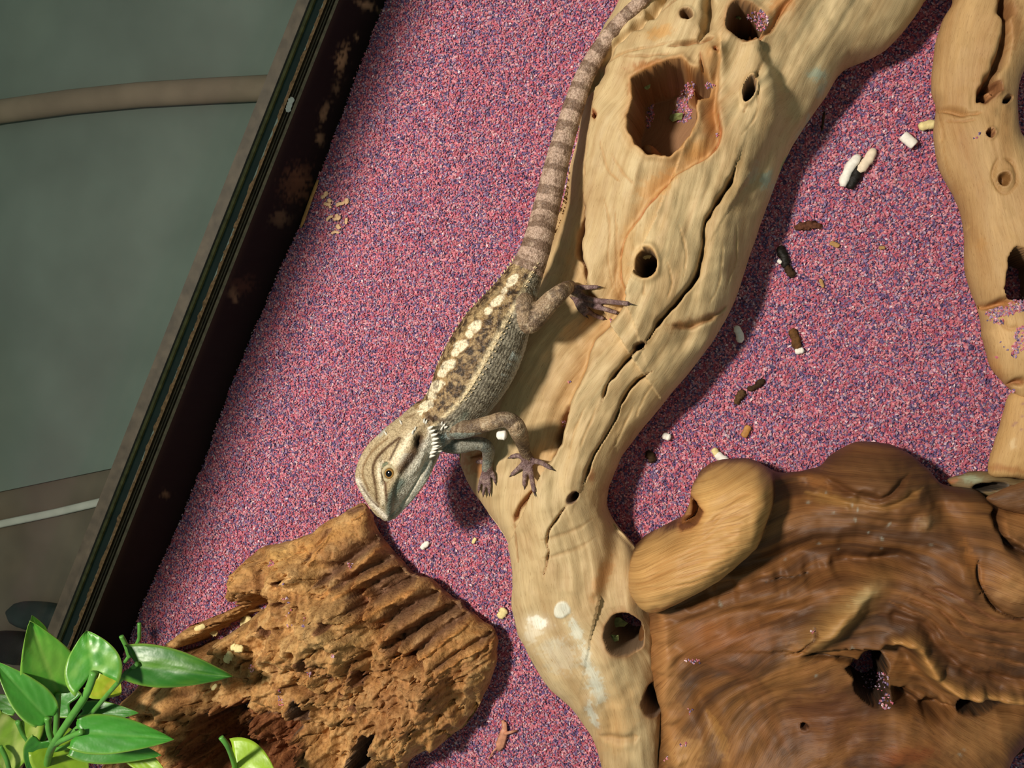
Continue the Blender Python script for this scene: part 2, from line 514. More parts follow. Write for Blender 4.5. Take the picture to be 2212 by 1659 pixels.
# --- the sand bed (floor) under loose grains
ys = np.arange(-600, 2300, 10.0); us = np.linspace(0, 1, 290)
YY, UU = np.meshgrid(ys, us, indexing='ij')
XX = (sand_edge(YY) - 3) * (1 - UU) + 2800 * UU
W3 = up(XX, YY, 0.0)
W3[..., 2] = sand_z(W3[..., 0], W3[..., 1]) - 0.0007
nY, nX = XX.shape
ID = np.arange(nY * nX).reshape(nY, nX)
F = np.stack([ID[:-1, :-1], ID[1:, :-1], ID[1:, 1:], ID[:-1, 1:]], -1).reshape(-1, 4)
m, nt, b = new_mat('packed_sand')
tc = nd(nt, 'ShaderNodeTexCoord')
vo = nd(nt, 'ShaderNodeTexVoronoi'); vo.inputs['Scale'].default_value = 1150
nt.links.new(tc.outputs['Object'], vo.inputs['Vector'])
sp = nd(nt, 'ShaderNodeSeparateColor'); nt.links.new(vo.outputs['Color'], sp.inputs[0])
rc = ramp(nt, sp.outputs[0], [(0.0, tuple(L(78, 58, 96))), (0.3, tuple(L(110, 84, 128))), (0.45, tuple(L(168, 72, 92))), (0.75, tuple(L(196, 108, 120))), (1.0, tuple(L(205, 150, 160)))])
nt.links.new(rc, b.inputs['Base Color']); b.inputs['Roughness'].default_value = 0.9
floor = mesh_obj('floor', W3.reshape(-1, 3), F, m)
tag(floor, 'packed bed of pink and purple sand covering the tank bottom', 'sand bed', kind='structure')

# --- glass front with its runner
gY = np.arange(-620, 2320, 6.0)
def strip(cols):
    """rows of vertices along the runner; cols: (pixel column function, z)"""
    P = np.stack([up(fx(gY), gY, z) for fx, z in cols], 1)
    n, k = P.shape[:2]
    I = np.arange(n * k).reshape(n, k)
    return P.reshape(-1, 3), np.stack([I[:-1, :-1], I[1:, :-1], I[1:, 1:], I[:-1, 1:]], -1).reshape(-1, 4), P
runner = empty('trim_1', tuple(up(XT(830), 830, 0.0)))
tag(runner, 'black plastic door runner along the edge of the sand', 'door runner', kind='structure')
ZR = 0.022
# black inner face, finely gridded for its dust
ks = np.linspace(0, 1, 34)
cols = []
for k in ks:
    cols.append((lambda y, k=k: (XT(y) + 27) * (1 - k) + (XT(y) + 27 + 118) * k, ZR * (1 - k) + (-0.0035) * k))
v, f, P = strip(cols)
pxx, pyy = pj(P[..., 0], P[..., 1], P[..., 2])
C = np.tile(L(11, 10, 9), pxx.shape + (1,))
def dust(cx, cy, rx, ry, rot, st, fr=7, seed=0, col=(150, 125, 95)):
    global C
    a = math.radians(rot); dx = pxx - cx; dy = pyy - cy
    e = np.hypot((dx * math.cos(a) + dy * math.sin(a)) / rx, (-dx * math.sin(a) + dy * math.cos(a)) / ry)
    g = smooth(0.15, 0.45, np.exp(-e ** 2) * 0.75 + 0.75 * fbm(pxx / fr, pyy / fr, seed, 3) - 0.05) * np.exp(-e ** 2 * .8)
    C = C * (1 - (g * st)[..., None]) + L(*col) * (g * st)[..., None]
dust(790, 10, 26, 10, 25, 0.8, 6, 1); dust(738, 130, 12, 34, 15, 0.95, 6, 2, (170, 140, 105)); dust(770, 82, 7, 8, 0, 0.8)
dust(727, 190, 8, 14, 0, 0.5, 5, 3); dust(700, 245, 10, 26, 20, 0.8, 5, 4); dust(690, 300, 9, 12, 0, 0.9, 5, 5)
dust(640, 395, 34, 44, 20, 0.55, 5, 6, (120, 85, 60)); dust(605, 470, 20, 20, 0, 0.3, 4, 7)
dust(505, 640, 9, 22, -15, 0.5, 5, 8); dust(525, 615, 26, 22, 0, 0.3, 5, 9, (110, 75, 55)); dust(357, 1068, 12, 8, -20, 0.55, 4, 10)
C = C * (1 + 0.5 * np.clip(fbm(pxx / 30, pyy / 8, 77, 3), -.5, 1))[..., None]
# greasy brown streaks close to the ribs
g = np.exp(-((pxx - XT(pyy) - 27) / 10) ** 2)[..., None]
C = C * (1 - .5 * g) + L(62, 52, 40) * .5 * g
mesh_obj('inner_face', v, f, attr_mat('black_plastic', 0.5, 0.2, 300, 0.1), runner, col=C.reshape(-1, 3))
tag(bpy.data.objects['inner_face'], 'black plastic face marked with pale dust')
rib_m = plain_mat('greasy_plastic', L(84, 70, 52), 0.45, 0.4, 500, 0.4)
def bar(name, x0, x1, zt, zb, mat, jag=0.0, seed=0):
    j = lambda y: jag * vn(np.asarray(y) / 14.0, 1.5, seed) + jag * 0.7 * vn(np.asarray(y) / 5.0, 1.5, seed + 1)
    v, f, _ = strip([(lambda y: XT(y) + x0 - j(y), zb), (lambda y: XT(y) + x0 - j(y), zt), (lambda y: XT(y) + x1, zt), (lambda y: XT(y) + x1, zb)])
    return mesh_obj(name, v, f, mat, runner, smooth_shade=False)
bar('rib', 21, 28, ZR + 0.0012, 0.0, plain_mat('worn_rib', L(128, 108, 84), 0.35, 0.5, 500, 0.3))
bar('groove', 3, 21, ZR - 0.0012, 0.0, rib_m)
bar('rib', 8, 11, ZR - 0.0002, 0.0, rib_m); bar('rib', 14, 17, ZR - 0.0002, 0.0, rib_m)
sl = bar('caught_sand', -4, 3, ZR + 0.0006, 0.0, plain_mat('groove_sand', L(186, 140, 104), 0.9, 0.1, 700, 0.45), 3.0, 4)
tag(sl, 'line of tan and pink sand caught in the groove')
bar('glass_channel', -26, -4, ZR - 0.0008, 0.0, plain_mat('channel_teal', L(40, 58, 52), 0.25, 0.5, 100, 0.2))
bar('outer_lip', -62, -30, ZR - 0.003, -0.01, plain_mat('outer_brown', L(58, 50, 40), 0.6, 0.3, 200, 0.35))
# olive line: the polished bottom edge of the pane; the pane itself rises from it
gl = empty('wall_left', tuple(up(XT(830) - 28, 830, ZR)))
tag(gl, 'sliding glass front pane rising from the black runner', 'glass pane', kind='structure')
m, nt, b = new_mat('tank_glass')
for n in list(nt.nodes):
    if n.type == 'BSDF_PRINCIPLED': nt.nodes.remove(n)
out = [n for n in nt.nodes if n.type == 'OUTPUT_MATERIAL'][0]
tr = nd(nt, 'ShaderNodeBsdfTransparent'); tr.inputs[0].default_value = (0.97, 0.985, 0.975, 1)
gs = nd(nt, 'ShaderNodeBsdfGlossy'); gs.inputs['Roughness'].default_value = 0.12; gs.inputs[0].default_value = (.9, .95, .93, 1)
fr = nd(nt, 'ShaderNodeFresnel'); fr.inputs[0].default_value = 1.12
mx = nd(nt, 'ShaderNodeMixShader')
nt.links.new(fr.outputs[0], mx.inputs[0]); nt.links.new(tr.outputs[0], mx.inputs[1]); nt.links.new(gs.outputs[0], mx.inputs[2])
nt.links.new(mx.outputs[0], out.inputs[0])
A0 = up(XT(-620) - 27, -620, ZR); A1 = up(XT(2320) - 27, 2320, ZR)
nrm = np.array([-(A1 - A0)[1], (A1 - A0)[0], 0]); nrm /= np.linalg.norm(nrm)
if nrm[0] > 0: nrm = -nrm
def slab(name, a, b_, z0, z1, th, mat, parent):
    vs = []
    for q in (a, b_):
        for off in (0, th):
            for z in (z0, z1):
                w = q + nrm * off; vs.append((w[0], w[1], z))
    fs = [(0, 1, 5, 4), (2, 6, 7, 3), (0, 2, 3, 1), (4, 5, 7, 6), (1, 3, 7, 5), (0, 4, 6, 2)]
    return mesh_obj(name, vs, fs, mat, parent, smooth_shade=False)
slab('pane', A0, A1, ZR - 0.001, 0.185, 0.004, m, gl)
slab('polished_edge', A0 - nrm * 0.0006, A1 - nrm * 0.0006, ZR - 0.001, ZR + 0.0002, 0.0012, plain_mat('glass_edge', L(112, 104, 58), 0.3, 0.5, 300, 0.4), gl)

# --- cabinet under the tank and the room floor seen through the glass
ZF = -0.42
def quad_px(name, pts, z, mat, th=0.0, parent=None):
    P = [tuple(up(x, y, z)) for x, y in pts]; n = len(P)
    vs = P + [(p[0], p[1], z - max(th, 0.004)) for p in P]
    fs = [tuple(range(n))[::-1], tuple(range(n, 2 * n))] + [(i, (i + 1) % n, n + (i + 1) % n, n + i) for i in range(n)]
    o = mesh_obj(name, vs, fs, mat, parent, smooth_shade=False)
    return o
o = quad_px('room_floor', [(-500, -300), (900, -300), (900, 2000), (-500, 2000)], ZF, plain_mat('room_floor_brown', L(112, 102, 88), 0.8, 0.2, 14, 0.2))
tag(o, 'grey-brown room floor outside the glass, seen beside the dark shoe shapes', 'room floor', kind='structure')
mat_m = plain_mat('floor_mat_teal', L(116, 127, 118), 0.9, 0.1, 9, 0.14)
o = quad_px('floor_mat', [(-500, -300), (760, -300), (760, 880), (240, 1012), (0, 1062), (-500, 1165)], ZF + 0.006, mat_m, 0.005)
tag(o, 'grey-green mat on the room floor outside the glass', 'mat')
# rounded tan cable duct lying on the mat
pts = [tuple(V(x, y, ZF + 0.016)) for x, y in ((-300, 292), (-100, 262), (0, 241), (150, 220), (300, 205), (450, 196), (600, 189), (760, 184))]
v, f = tube(pts, [0.0125] * len(pts), 14, 0.85)
tag(mesh_obj('hose', v, f, plain_mat('hose_tan', L(132, 116, 98), 0.7, 0.25, 30, 0.12)), 'smooth tan-grey hose lying across the grey-green mat outside the glass', 'hose')
# pale strip
pts = [tuple(V(x, y, ZF + 0.004)) for x, y in ((-300, 1198), (0, 1132), (120, 1107), (230, 1081))]
v, f = tube(pts, [0.0042] * 4, 8, 0.5)
tag(mesh_obj('cord', v, f, plain_mat('cord_white', L(196, 196, 184), 0.6, 0.3, 60, 0.1)), 'thin whitish cord on the brown floor beside the mat', 'cord')
for (cx, cy, rx, ry, rot, nm, lb, cc) in ((80, 1332, 66, 24, 8, 'shoe', 'dark green-grey rounded shoe on the brown floor outside the glass', (44, 54, 52)),
                                   (20, 1398, 62, 26, 6, 'shoe', 'blackish brown shoe on the floor below the dark green-grey one', (34, 28, 26))):
    pts = []; rr = []
    for i in range(9):
        t = i / 8 * 2 - 1; a = math.radians(rot)
        pts.append(tuple(V(cx + t * rx * math.cos(a), cy + t * rx * math.sin(a), ZF + 0.014)))
        rr.append(0.0155 * math.sqrt(max(0.03, 1 - abs(t) ** 3)) * ry / 24 * (1.0 + 0.12 * t))
    v, f = tube(pts, rr, 14, 0.8)
    tag(mesh_obj(nm, v, f, plain_mat('shoe_dark', L(*cc), 0.6, 0.3, 60, 0.3)), lb, 'shoe')

# ================================================================== DRIFTWOOD
W_PALE = wood_mat('pale_driftwood', 4.0, 0.18, 0.17, 0.6, 0.2)
W_DARK = wood_mat('brown_driftwood', 3.2, 0.13, 0.30, 0.55, 0.22)
W_BARK = wood_mat('bark_driftwood', 0.9, 0.55, 0.42, 0.75, 0.6, zsc=0.7)

# ---- big pale branch
log = Wood([(1330, -90), (1342, 0), (1288, 100), (1262, 190), (1254, 270), (1232, 350), (1216, 430), (1185, 520), (1145, 610), (1095, 720), (1045, 830), (1010, 920), (994, 985),
            (1012, 1040), (1058, 1110), (1092, 1165), (1112, 1225), (1110, 1290), (1124, 1360), (1150, 1420), (1192, 1482), (1246, 1532), (1276, 1585), (1300, 1659), (1320, 1740),
            (1420, 1740), (1424, 1640), (1430, 1540), (1420, 1440), (1416, 1330), (1404, 1240), (1376, 1188), (1328, 1135), (1308, 1085), (1322, 1035), (1345, 985), (1405, 905),
            (1470, 825), (1535, 742), (1585, 655), (1612, 580), (1640, 495), (1664, 430), (1700, 340), (1740, 268), (1788, 200), (1832, 140), (1905, 112), (1962, 55), (1998, 0), (2050, -90)],
           0.014, 0.00042, 0.84, axis=[(1690, -90), (1600, 80), (1490, 300), (1430, 500), (1370, 700), (1240, 880), (1180, 1050), (1210, 1200), (1230, 1350), (1320, 1520), (1360, 1740)], base=(190, 164, 122), seed=1)
g = log
g.knot(1440, 240, 95); g.knot(1395, 570, 45); g.knot(1622, 200, 40); g.knot(1608, 43, 60); g.knot(1284, 250, 16); g.knot(1237, 1074, 22); g.knot(1344, 1375, 60)
g.relief(0.00024, 0.0030, 90, strand=.0011)
g.tint(9, [(204, 182, 140), (166, 134, 92)], 0.7); g.tint(2.6, [(204, 180, 136), (160, 126, 84)], .45)
# left strand that carries the tail
g.groove([(1452, -60), (1421, 0), (1385, 40), (1340, 84), (1300, 140), (1270, 200)], 11, .007)
g.groove([(1256, 340), (1254, 400), (1251, 452)], 2.2, .0012, (120, 84, 48), 2.5, .8)
g.shelf([(1251, 440), (1244, 490), (1238, 525), (1246, 565), (1253, 605), (1275, 640)], 1, 150, .011, (176, 132, 76), 70, .45, 4)
g.groove([(1251, 448), (1243, 490), (1238, 527), (1246, 562), (1253, 605)], 6.5, .012, (38, 24, 14), 6.5, .97)
# the hollow left of the raised strand (under the lizard)
g.shelf([(1347, 636), (1326, 682), (1282, 725), (1268, 752), (1256, 802), (1234, 850), (1214, 900), (1200, 950), (1180, 995)], 1, 130, .012, (182, 136, 80), 40, .6, 3)
g.groove([(1326, 684), (1282, 727), (1268, 752), (1256, 802), (1236, 848)], 3.5, .0022, (122, 72, 36), 4.5, .85)
g.groove([(1228, 870), (1212, 905), (1200, 948), (1184, 990)], 8, .007, (64, 40, 22), 8, .92)
g.groove([(1152, 1055), (1130, 1080), (1113, 1102), (1103, 1130)], 4, .004, (86, 52, 26), 5, .9)
g.groove([(1103, 1130), (1112, 1165), (1117, 1215)], 2, .0012, (140, 96, 54), 3, .7)
# brown channel beside the big hole and its line running down to the eye hole
g.stain(1535, 250, 26, 75, 0, (160, 98, 48), .9, .2, 10); g.stain(1500, 320, 45, 26, -30, (190, 134, 72), .8, .3); g.stain(1420, 395, 60, 26, -38, (196, 144, 84), .7, .5, 9)
g.shelf([(1556, 120), (1550, 175), (1547, 230), (1554, 285), (1536, 325), (1490, 355), (1440, 391), (1400, 432), (1376, 465), (1347, 507), (1334, 547), (1334, 592), (1347, 636)], 1, 42, .0055, (172, 124, 70), 18, .6, 2.5)
g.groove([(1549, 230), (1555, 285), (1536, 326), (1490, 356), (1440, 392), (1394, 444), (1366, 480), (1347, 507), (1335, 547), (1334, 592), (1347, 636)], 2.6, .0022, (112, 62, 28), 3.2, .9)
g.stain(1352, 520, 20, 100, 14, (190, 148, 92), .5, .5, 8)
for a in ([(1300, 420), (1312, 500), (1305, 560), (1318, 630)], [(1322, 440), (1326, 520), (1318, 600), (1330, 640)], [(1296, 300), (1310, 360), (1340, 390)], [(1320, 330), (1345, 372), (1372, 396)]):
    g.groove(a, 1.8, .0006, (170, 128, 80), 2.2, .65)
# knob, upper grooves
g.bump(1541, 118, 24, 30, 15, .007, (186, 134, 80), .7)
g.groove([(1512, 110), (1520, 150), (1528, 178)], 5, .004, (96, 60, 30), 5, .8); g.hole(1548, 108, 6, 7, 0, .003, .5, 0, (90, 54, 28), (140, 94, 52), -.01)
g.groove([(1532, -40), (1530, 0), (1524, 50), (1508, 82)], 9, .007)
g.groove([(1440, 98), (1480, 88), (1515, 84), (1545, 80)], 4, .003, (108, 72, 40), 4, .8)
g.groove([(1300, 140), (1360, 112), (1430, 92), (1500, 80)], 2.2, .001, (164, 124, 78), 3, .6)
g.groove([(1345, 125), (1390, 118), (1450, 112)], 2, .0008, (150, 110, 66), 3, .6)
g.stain(1425, 66, 34, 16, -10, (196, 146, 86), .8, .5, 7)
g.groove([(1428, 22), (1448, 6), (1470, -14)], 2, .001, (120, 84, 50), 2, .7)
g.stain(1690, 10, 40, 26, -25, (178, 118, 62), .8, .4, 8)
g.groove([(1720, -10), (1690, 20), (1668, 52), (1640, 80), (1600, 90)], 6, .003, (150, 96, 48), 8, .7)
# right flank forms
g.bump(1660, 215, 42, 60, -10, .005); g.shelf([(1650, 110), (1682, 180), (1690, 240), (1668, 300), (1632, 360)], -1, 60, .006, soft=6)
for (x, y, rx, ry, st) in ((1768, 158, 20, 16, .8), (1776, 188, 10, 20, .6), (1655, 380, 12, 26, .9), (1668, 405, 10, 20, .7), (1630, 370, 10, 40, .35), (1745, 255, 6, 24, .7), (1725, 285, 5, 20, .5)):
    g.stain(x, y, rx, ry, 20, (168, 184, 164), st, .6, 6)
g.groove([(1650, 130), (1636, 170), (1640, 215), (1628, 262), (1600, 290)], 2.2, .001, (140, 112, 70), 2.5, .5)
# the long crack
CR = [(1592, 350), (1576, 393), (1536, 455), (1520, 484), (1517, 527), (1511, 565), (1501, 598), (1483, 628), (1443, 671), (1416, 702), (1396, 738)]
g.groove(CR, 3.6, .010, (24, 18, 12), 3.4, 1.0); g.shelf(CR, -1, 26, .0022, (176, 140, 88), 16, .45, 3)
g.hole(1382, 749, 15, 7.5, -28, .018, .3, 0, (24, 18, 12), (150, 104, 56), -.003, .3)
g.groove([(1388, 745), (1364, 764), (1340, 790), (1320, 818), (1308, 840), (1300, 868)], 3.4, .007, (30, 22, 14), 3.2, .95)
g.groove([(1410, 800), (1372, 826), (1345, 862), (1326, 905), (1300, 948), (1278, 994), (1258, 1045)], 3.0, .006, (34, 24, 14), 2.8, .95)
g.shelf([(1372, 826), (1345, 862), (1326, 905), (1300, 948), (1278, 994), (1258, 1045)], -1, 30, .0015, (180, 146, 96), 16, .4, 3)
g.hole(1237, 1074, 17, 11, -40, .012, .3, 0, (20, 14, 10), (140, 100, 58), -.003, .25)
g.groove([(1228, 1088), (1205, 1120), (1186, 1147), (1183, 1175), (1185, 1200), (1175, 1252)], 2.0, .004, (44, 30, 18), 2.0, .9)
g.stain(1466, 702, 34, 12, -12, (112, 74, 40), .85, .4, 7); g.stain(1530, 690, 34, 10, -22, (110, 76, 44), .7, .4, 8); g.bump(1480, 730, 40, 24, -35, -.003)
g.groove([(1448, 700), (1480, 706), (1530, 692), (1570, 662)], 6, .0025, (104, 70, 38), 5, .6)
for a in ([(1262, 880), (1240, 930), (1226, 990)], [(1290, 870), (1268, 930), (1250, 985)], [(1370, 870), (1340, 930), (1312, 985)], [(1420, 820), (1392, 860), (1370, 905)], [(1440, 560), (1452, 610), (1440, 645)], [(1462, 480), (1480, 540), (1476, 600)], [(1560, 520), (1556, 600), (1530, 660)], [(1590, 470), (1588, 560), (1560, 640)]):
    g.groove(a, 1.8, .0006, (170, 134, 86), 2, .55)
# eye holes
g.hole(1395, 570, 27, 32, -10, .045, .16, .0012, (20, 15, 10), (190, 142, 80), -.0045, .3)
g.groove([(1392, 604), (1390, 640)], 2, .001, (150, 112, 66), 2.5, .6)
g.hole(1621, 200, 14, 26, 12, .03, .2, .0015, (16, 13, 10), (196, 148, 92), -.0045, .2)
g.groove([(1637, 158), (1630, 185)], 2.2, .002, (120, 82, 46), 2.5, .7); g.groove([(1618, 226), (1606, 246)], 2, .0015, (130, 96, 56), 2.5, .6)
g.hole(1284, 250, 6, 12, -12, .006, .3, .0008, (60, 34, 18), (164, 110, 56), -.002, .5)
g.hole(1480, 31, 14, 13, 0, .009, .3, .0005, (70, 52, 34), (140, 98, 58), -.002, .3)
# the big hole with its brown ledge
BH = [(1362, 168), (1392, 146), (1440, 132), (1470, 124), (1488, 140), (1522, 152), (1536, 176), (1530, 206), (1508, 216), (1504, 256), (1490, 288), (1462, 314), (1444, 332), (1396, 334), (1368, 312), (1352, 274), (1352, 244), (1364, 204)]
g.stain(1400, 140, 55, 16, -12, (150, 88, 42), .8, .4, 7); g.stain(1366, 190, 16, 26, 0, (120, 76, 40), .7, .5, 6)
g.hole_poly(BH, 34, .06, .2, .0012, (46, 31, 18), (176, 120, 62), .013, .45)
lg = np.exp(-g.ell(1388, 298, 30, 30, 0) ** 4) * inside_poly(g.WX, g.WY, np.array(BH))
g.Z = np.maximum(g.Z, lg * .030); g.paint(lg * .9, (128, 82, 44))
lg = np.exp(-g.ell(1482, 290, 13, 40, 28) ** 4) * inside_poly(g.WX, g.WY, np.array(BH)); g.Z = np.maximum(g.Z, lg * .03 - .004); g.paint(lg * .85, (176, 112, 58))
lg = np.exp(-g.ell(1490, 150, 10, 20, -35) ** 4) * inside_poly(g.WX, g.WY, np.array(BH)); g.Z = np.maximum(g.Z, lg * .03 - .004); g.paint(lg * .8, (160, 100, 50))
lg = np.exp(-g.ell(1440, 160, 45, 16, -10) ** 4) * inside_poly(g.WX, g.WY, np.array(BH)); g.Z = np.maximum(g.Z, lg * .016 - .004)
g.hole(1610, 42, 46, 42, 0, .06, .16, .001, (38, 27, 17), (150, 94, 46), .003, .3)
lg = np.exp(-g.ell(1622, 20, 9, 14, 10) ** 4); g.Z = np.maximum(g.Z, lg * .026 - .004); g.paint(lg * .9, (176, 112, 56))
# lower arm: wrinkles, white calcium smears, hollow with greens
for yy, a in ((1158, 14), (1200, 18)):
    g.groove([(1150 + a, yy + 8), (1200, yy + 2), (1250, yy - 16), (1282, yy - 38)], 4, .0005, (150, 112, 68), 4, .4)
g.stain(1278, 1030, 9, 18, 10, (128, 82, 50), .8, .4, 6); g.stain(1296, 1250, 16, 60, 20, (176, 122, 70), .7, .4, 8)
g.shelf([(1316, 1120), (1312, 1180), (1302, 1240), (1292, 1290)], -1, 60, .006, soft=6)
g.hole(1346, 1372, 47, 46, 0, .05, .2, 0, (24, 18, 12), (120, 80, 46), -.004, .3)
g.hole(1410, 1518, 22, 42, 12, .04, .25, 0, (20, 15, 11), (110, 72, 40), -.004, .3)
g.stain(1022, 1000, 34, 30, 40, (168, 104, 54), .8, .5, 7); g.groove([(1008, 990), (1030, 985), (1052, 972)], 4, .003, (84, 46, 22), 4, .7)
g.stain(1330, 1560, 50, 100, 20, (198, 152, 96), .5, .3); g.groove([(1290, 1590), (1330, 1600), (1380, 1596)], 10, .0016, (150, 108, 64), 9, .35)
g.stain(1163, 1352, 30, 17, 8, (240, 236, 222), .95, .6, 8); g.stain(1150, 1372, 22, 24, 20, (228, 218, 196), .6, .6, 8)
e = g.ell(1213, 1323, 18, 21, 0); g.paint(smooth(1.05, .85, e) * .9, (224, 222, 206)); g.Z += .0006 * smooth(1.05, .85, e)
for (x, y, rx, ry, st) in ((1242, 1365, 14, 36, .8), (1262, 1425, 14, 36, .7), (1280, 1470, 22, 40, .75), (1292, 1500, 16, 26, .6), (1278, 1540, 14, 34, .8), (1210, 1420, 36, 40, .3), (1190, 1400, 40, 14, .25)):
    g.stain(x, y, rx, ry, -22, (206, 206, 190), st, .7, 6)
log_o = g.build('driftwood_branch', W_PALE, 'big pale driftwood branch with knot holes and long cracks under the lizard', 'driftwood')

# ---- brown stump, lower right
st = Wood([(1366, 1215), (1368, 1185), (1400, 1152), (1440, 1132), (1474, 1116), (1490, 1085), (1498, 1045), (1520, 1012), (1560, 994), (1618, 992), (1656, 1008), (1690, 1022), (1735, 1016), (1775, 1006), (1802, 976),
           (1850, 954), (1905, 956), (1955, 974), (2005, 1014), (2035, 1046), (2105, 1056), (2150, 1092), (2230, 1090), (2330, 1110), (2380, 1300), (2330, 1520), (2230, 1610), (2176, 1655), (2150, 1760), (1800, 1800),
           (1420, 1780), (1416, 1659), (1428, 1580), (1424, 1500), (1394, 1452), (1380, 1405), (1384, 1350), (1400, 1312), (1382, 1298), (1367, 1262)],
          0.012, 0.00048, .55, hmax=.045, axis=[(1360, 1250), (1500, 1260), (1700, 1230), (1850, 1190), (1960, 1230), (2060, 1350), (2300, 1420)], base=(112, 72, 42), seed=9)
g = st
hx = (g.PX - 1890) / 1.3; hy = g.PY - 1790
g.GS = np.hypot(hx, hy) * .17 + 3 * vn(g.PX / 150, g.PY / 130, 61) + 4 * vn(g.PX / 260, g.PY / 220, 64); g.GT = np.abs(np.arctan2(hx, -hy)) * 60
g.GS = g.GS + 4 * np.exp(-(((g.PX - 1610) / 50) ** 2 + ((g.PY - 1440) / 50) ** 2))
LOBE = np.array([(1360, 1262), (1368, 1190), (1415, 1140), (1470, 1122), (1498, 1040), (1555, 994), (1622, 990), (1660, 1012), (1672, 1060), (1660, 1115), (1626, 1190), (1560, 1248), (1475, 1292), (1400, 1308)], float)
LOBE = catmull(LOBE, 5)
d, _, _, _, _ = poly_dist(g.WX * .6 + g.PX * .4, g.WY * .6 + g.PY * .4, LOBE, True)
li = inside_poly(g.WX * .6 + g.PX * .4, g.WY * .6 + g.PY * .4, LOBE)
sdl = np.where(li, d, -d)
up_l = .019 * np.sqrt(np.clip(sdl / 60, 0, 1) * (2 - np.clip(sdl / 60, 0, 1)))
g.Z += np.where(li, up_l + .002 * g.edge, 0)
g.relief(0.00024, .0026, 95, 1.3, 26, strand=.0007)
g.tint(16, [(166, 114, 64), (50, 34, 22)], 1.0); g.tint(5, [(160, 106, 56), (60, 38, 22)], .8); g.tint(1.8, [(150, 100, 54), (66, 42, 25)], .5)
g.stain(1560, 1400, 120, 60, 0, (150, 94, 50), .6, .4, 24)
g.bump(1880, 1040, 120, 70, 10, .010, (134, 90, 52), .5); g.bump(1740, 1060, 45, 40, 0, -.007)
g.bump(1730, 1205, 130, 38, -10, -.010); g.bump(1880, 1225, 120, 30, -6, -.007); g.bump(1700, 1560, 120, 70, 20, -.006)
g.groove([(1460, 1310), (1560, 1282), (1660, 1262), (1760, 1246), (1850, 1225), (1950, 1215), (2010, 1228)], 20, .004)
g.groove([(1655, 1266), (1700, 1258), (1755, 1250)], 2.2, .0022, (34, 26, 18), 2.4, .8)
g.groove([(1770, 1020), (1830, 1060), (1900, 1070), (1960, 1020)], 10, .003, (92, 54, 28), 18, .7)
g.groove([(1740, 1070), (1830, 1085), (1920, 1088), (1990, 1050)], 9, .002, (184, 134, 74), 13, .5)
g.stain(1760, 1045, 40, 20, 10, (164, 108, 58), .7, .4, 10); g.stain(1800, 1085, 60, 12, 4, (168, 124, 68), .6, .5, 9); g.stain(1995, 1128, 22, 20, 0, (160, 126, 88), .7, .5, 5)
g.bump(1995, 1128, 18, 18, 0, .003); g.bump(2035, 1090, 30, 60, -30, -.006)
g.bump(1815, 1335, 100, 26, -40, .009, (196, 148, 88), .9); g.stain(1865, 1288, 40, 14, -30, (204, 176, 124), .8, .3, 8); g.bump(1640, 1330, 130, 22, -4, -.004)
g.groove([(1690, 1420), (1730, 1405), (1760, 1370), (1762, 1350)], 3, .002, (80, 48, 26), 4, .8)
g.groove([(1725, 1418), (1790, 1426), (1850, 1440), (1905, 1465)], 4.5, .004, (40, 28, 18), 5, .85)
RG = [(1930, 1385), (1975, 1388), (1998, 1420), (2025, 1460), (2065, 1490), (2130, 1505), (2215, 1512), (2320, 1515)]
g.groove(RG, 20, -.005, (206, 150, 86), 13, .9, taper=False); g.shelf([(x - 8, y + 20) for x, y in RG], 1, 80, .016, soft=6)
g.groove([(1900, 1330), (1985, 1345), (2030, 1400), (2100, 1455), (2230, 1470)], 12, .002, (112, 68, 36), 16, .6)
for o_ in (0, 26, 52, 80): g.groove([(1920 + o_, 1300 - o_ * .4), (2010 + o_ * .9, 1340 - o_ * .6), (2070 + o_, 1400 - o_ * .8), (2230, 1440 - o_ * 1.3)], 4, .0012, (168 - o_ * .4, 110 - o_ * .3, 60), 6, .5)
g.stain(2180, 1260, 40, 40, 30, (206, 156, 104), .85, .4, 10); g.bump(2190, 1235, 70, 60, 30, .007, (182, 126, 72), .55); g.stain(2095, 1220, 20, 60, -25, (182, 118, 60), .75, .4, 10)
g.bump(2075, 1240, 26, 60, -30, .005); g.groove([(2110, 1200), (2105, 1240), (2125, 1280), (2160, 1320), (2230, 1345)], 3, .003, (70, 44, 24), 4, .8); g.groove([(2108, 1280), (2125, 1272)], 2, .002, (50, 32, 20), 2.4, .9)
g.stain(2200, 1130, 40, 34, 0, (186, 128, 76), .9, .3, 8); g.groove([(2150, 1080), (2160, 1140), (2185, 1180), (2240, 1200)], 9, .008, (44, 28, 18), 9, .9)
# hollow with blue-shaded sand
g.hole_poly([(1830, 1448), (1858, 1440), (1880, 1424), (1915, 1430), (1930, 1455), (1925, 1480), (1935, 1525), (1905, 1545), (1880, 1530), (1855, 1505), (1848, 1470)], 24, .07, .2, 0, (26, 20, 15), (78, 52, 32), -.004, .35)
g.hole(2135, 1550, 52, 22, -8, .045, .25, 0, (26, 20, 16), (90, 56, 34), -.002, .4)
g.hole(1745, 1586, 9, 10, 0, .006, .3, .0004, (34, 30, 24), (96, 60, 32), -.002, .4)
g.groove([(1935, 1500), (1990, 1545), (2060, 1560), (2080, 1555)], 14, .009)
g.stain(1790, 1560, 110, 90, 0, (104, 58, 34), .6, .4, 24); g.stain(1960, 1640, 70, 26, 0, (148, 84, 44), .7, .4, 14); g.stain(2130, 1610, 90, 34, -18, (176, 126, 76), .7, .4, 14)
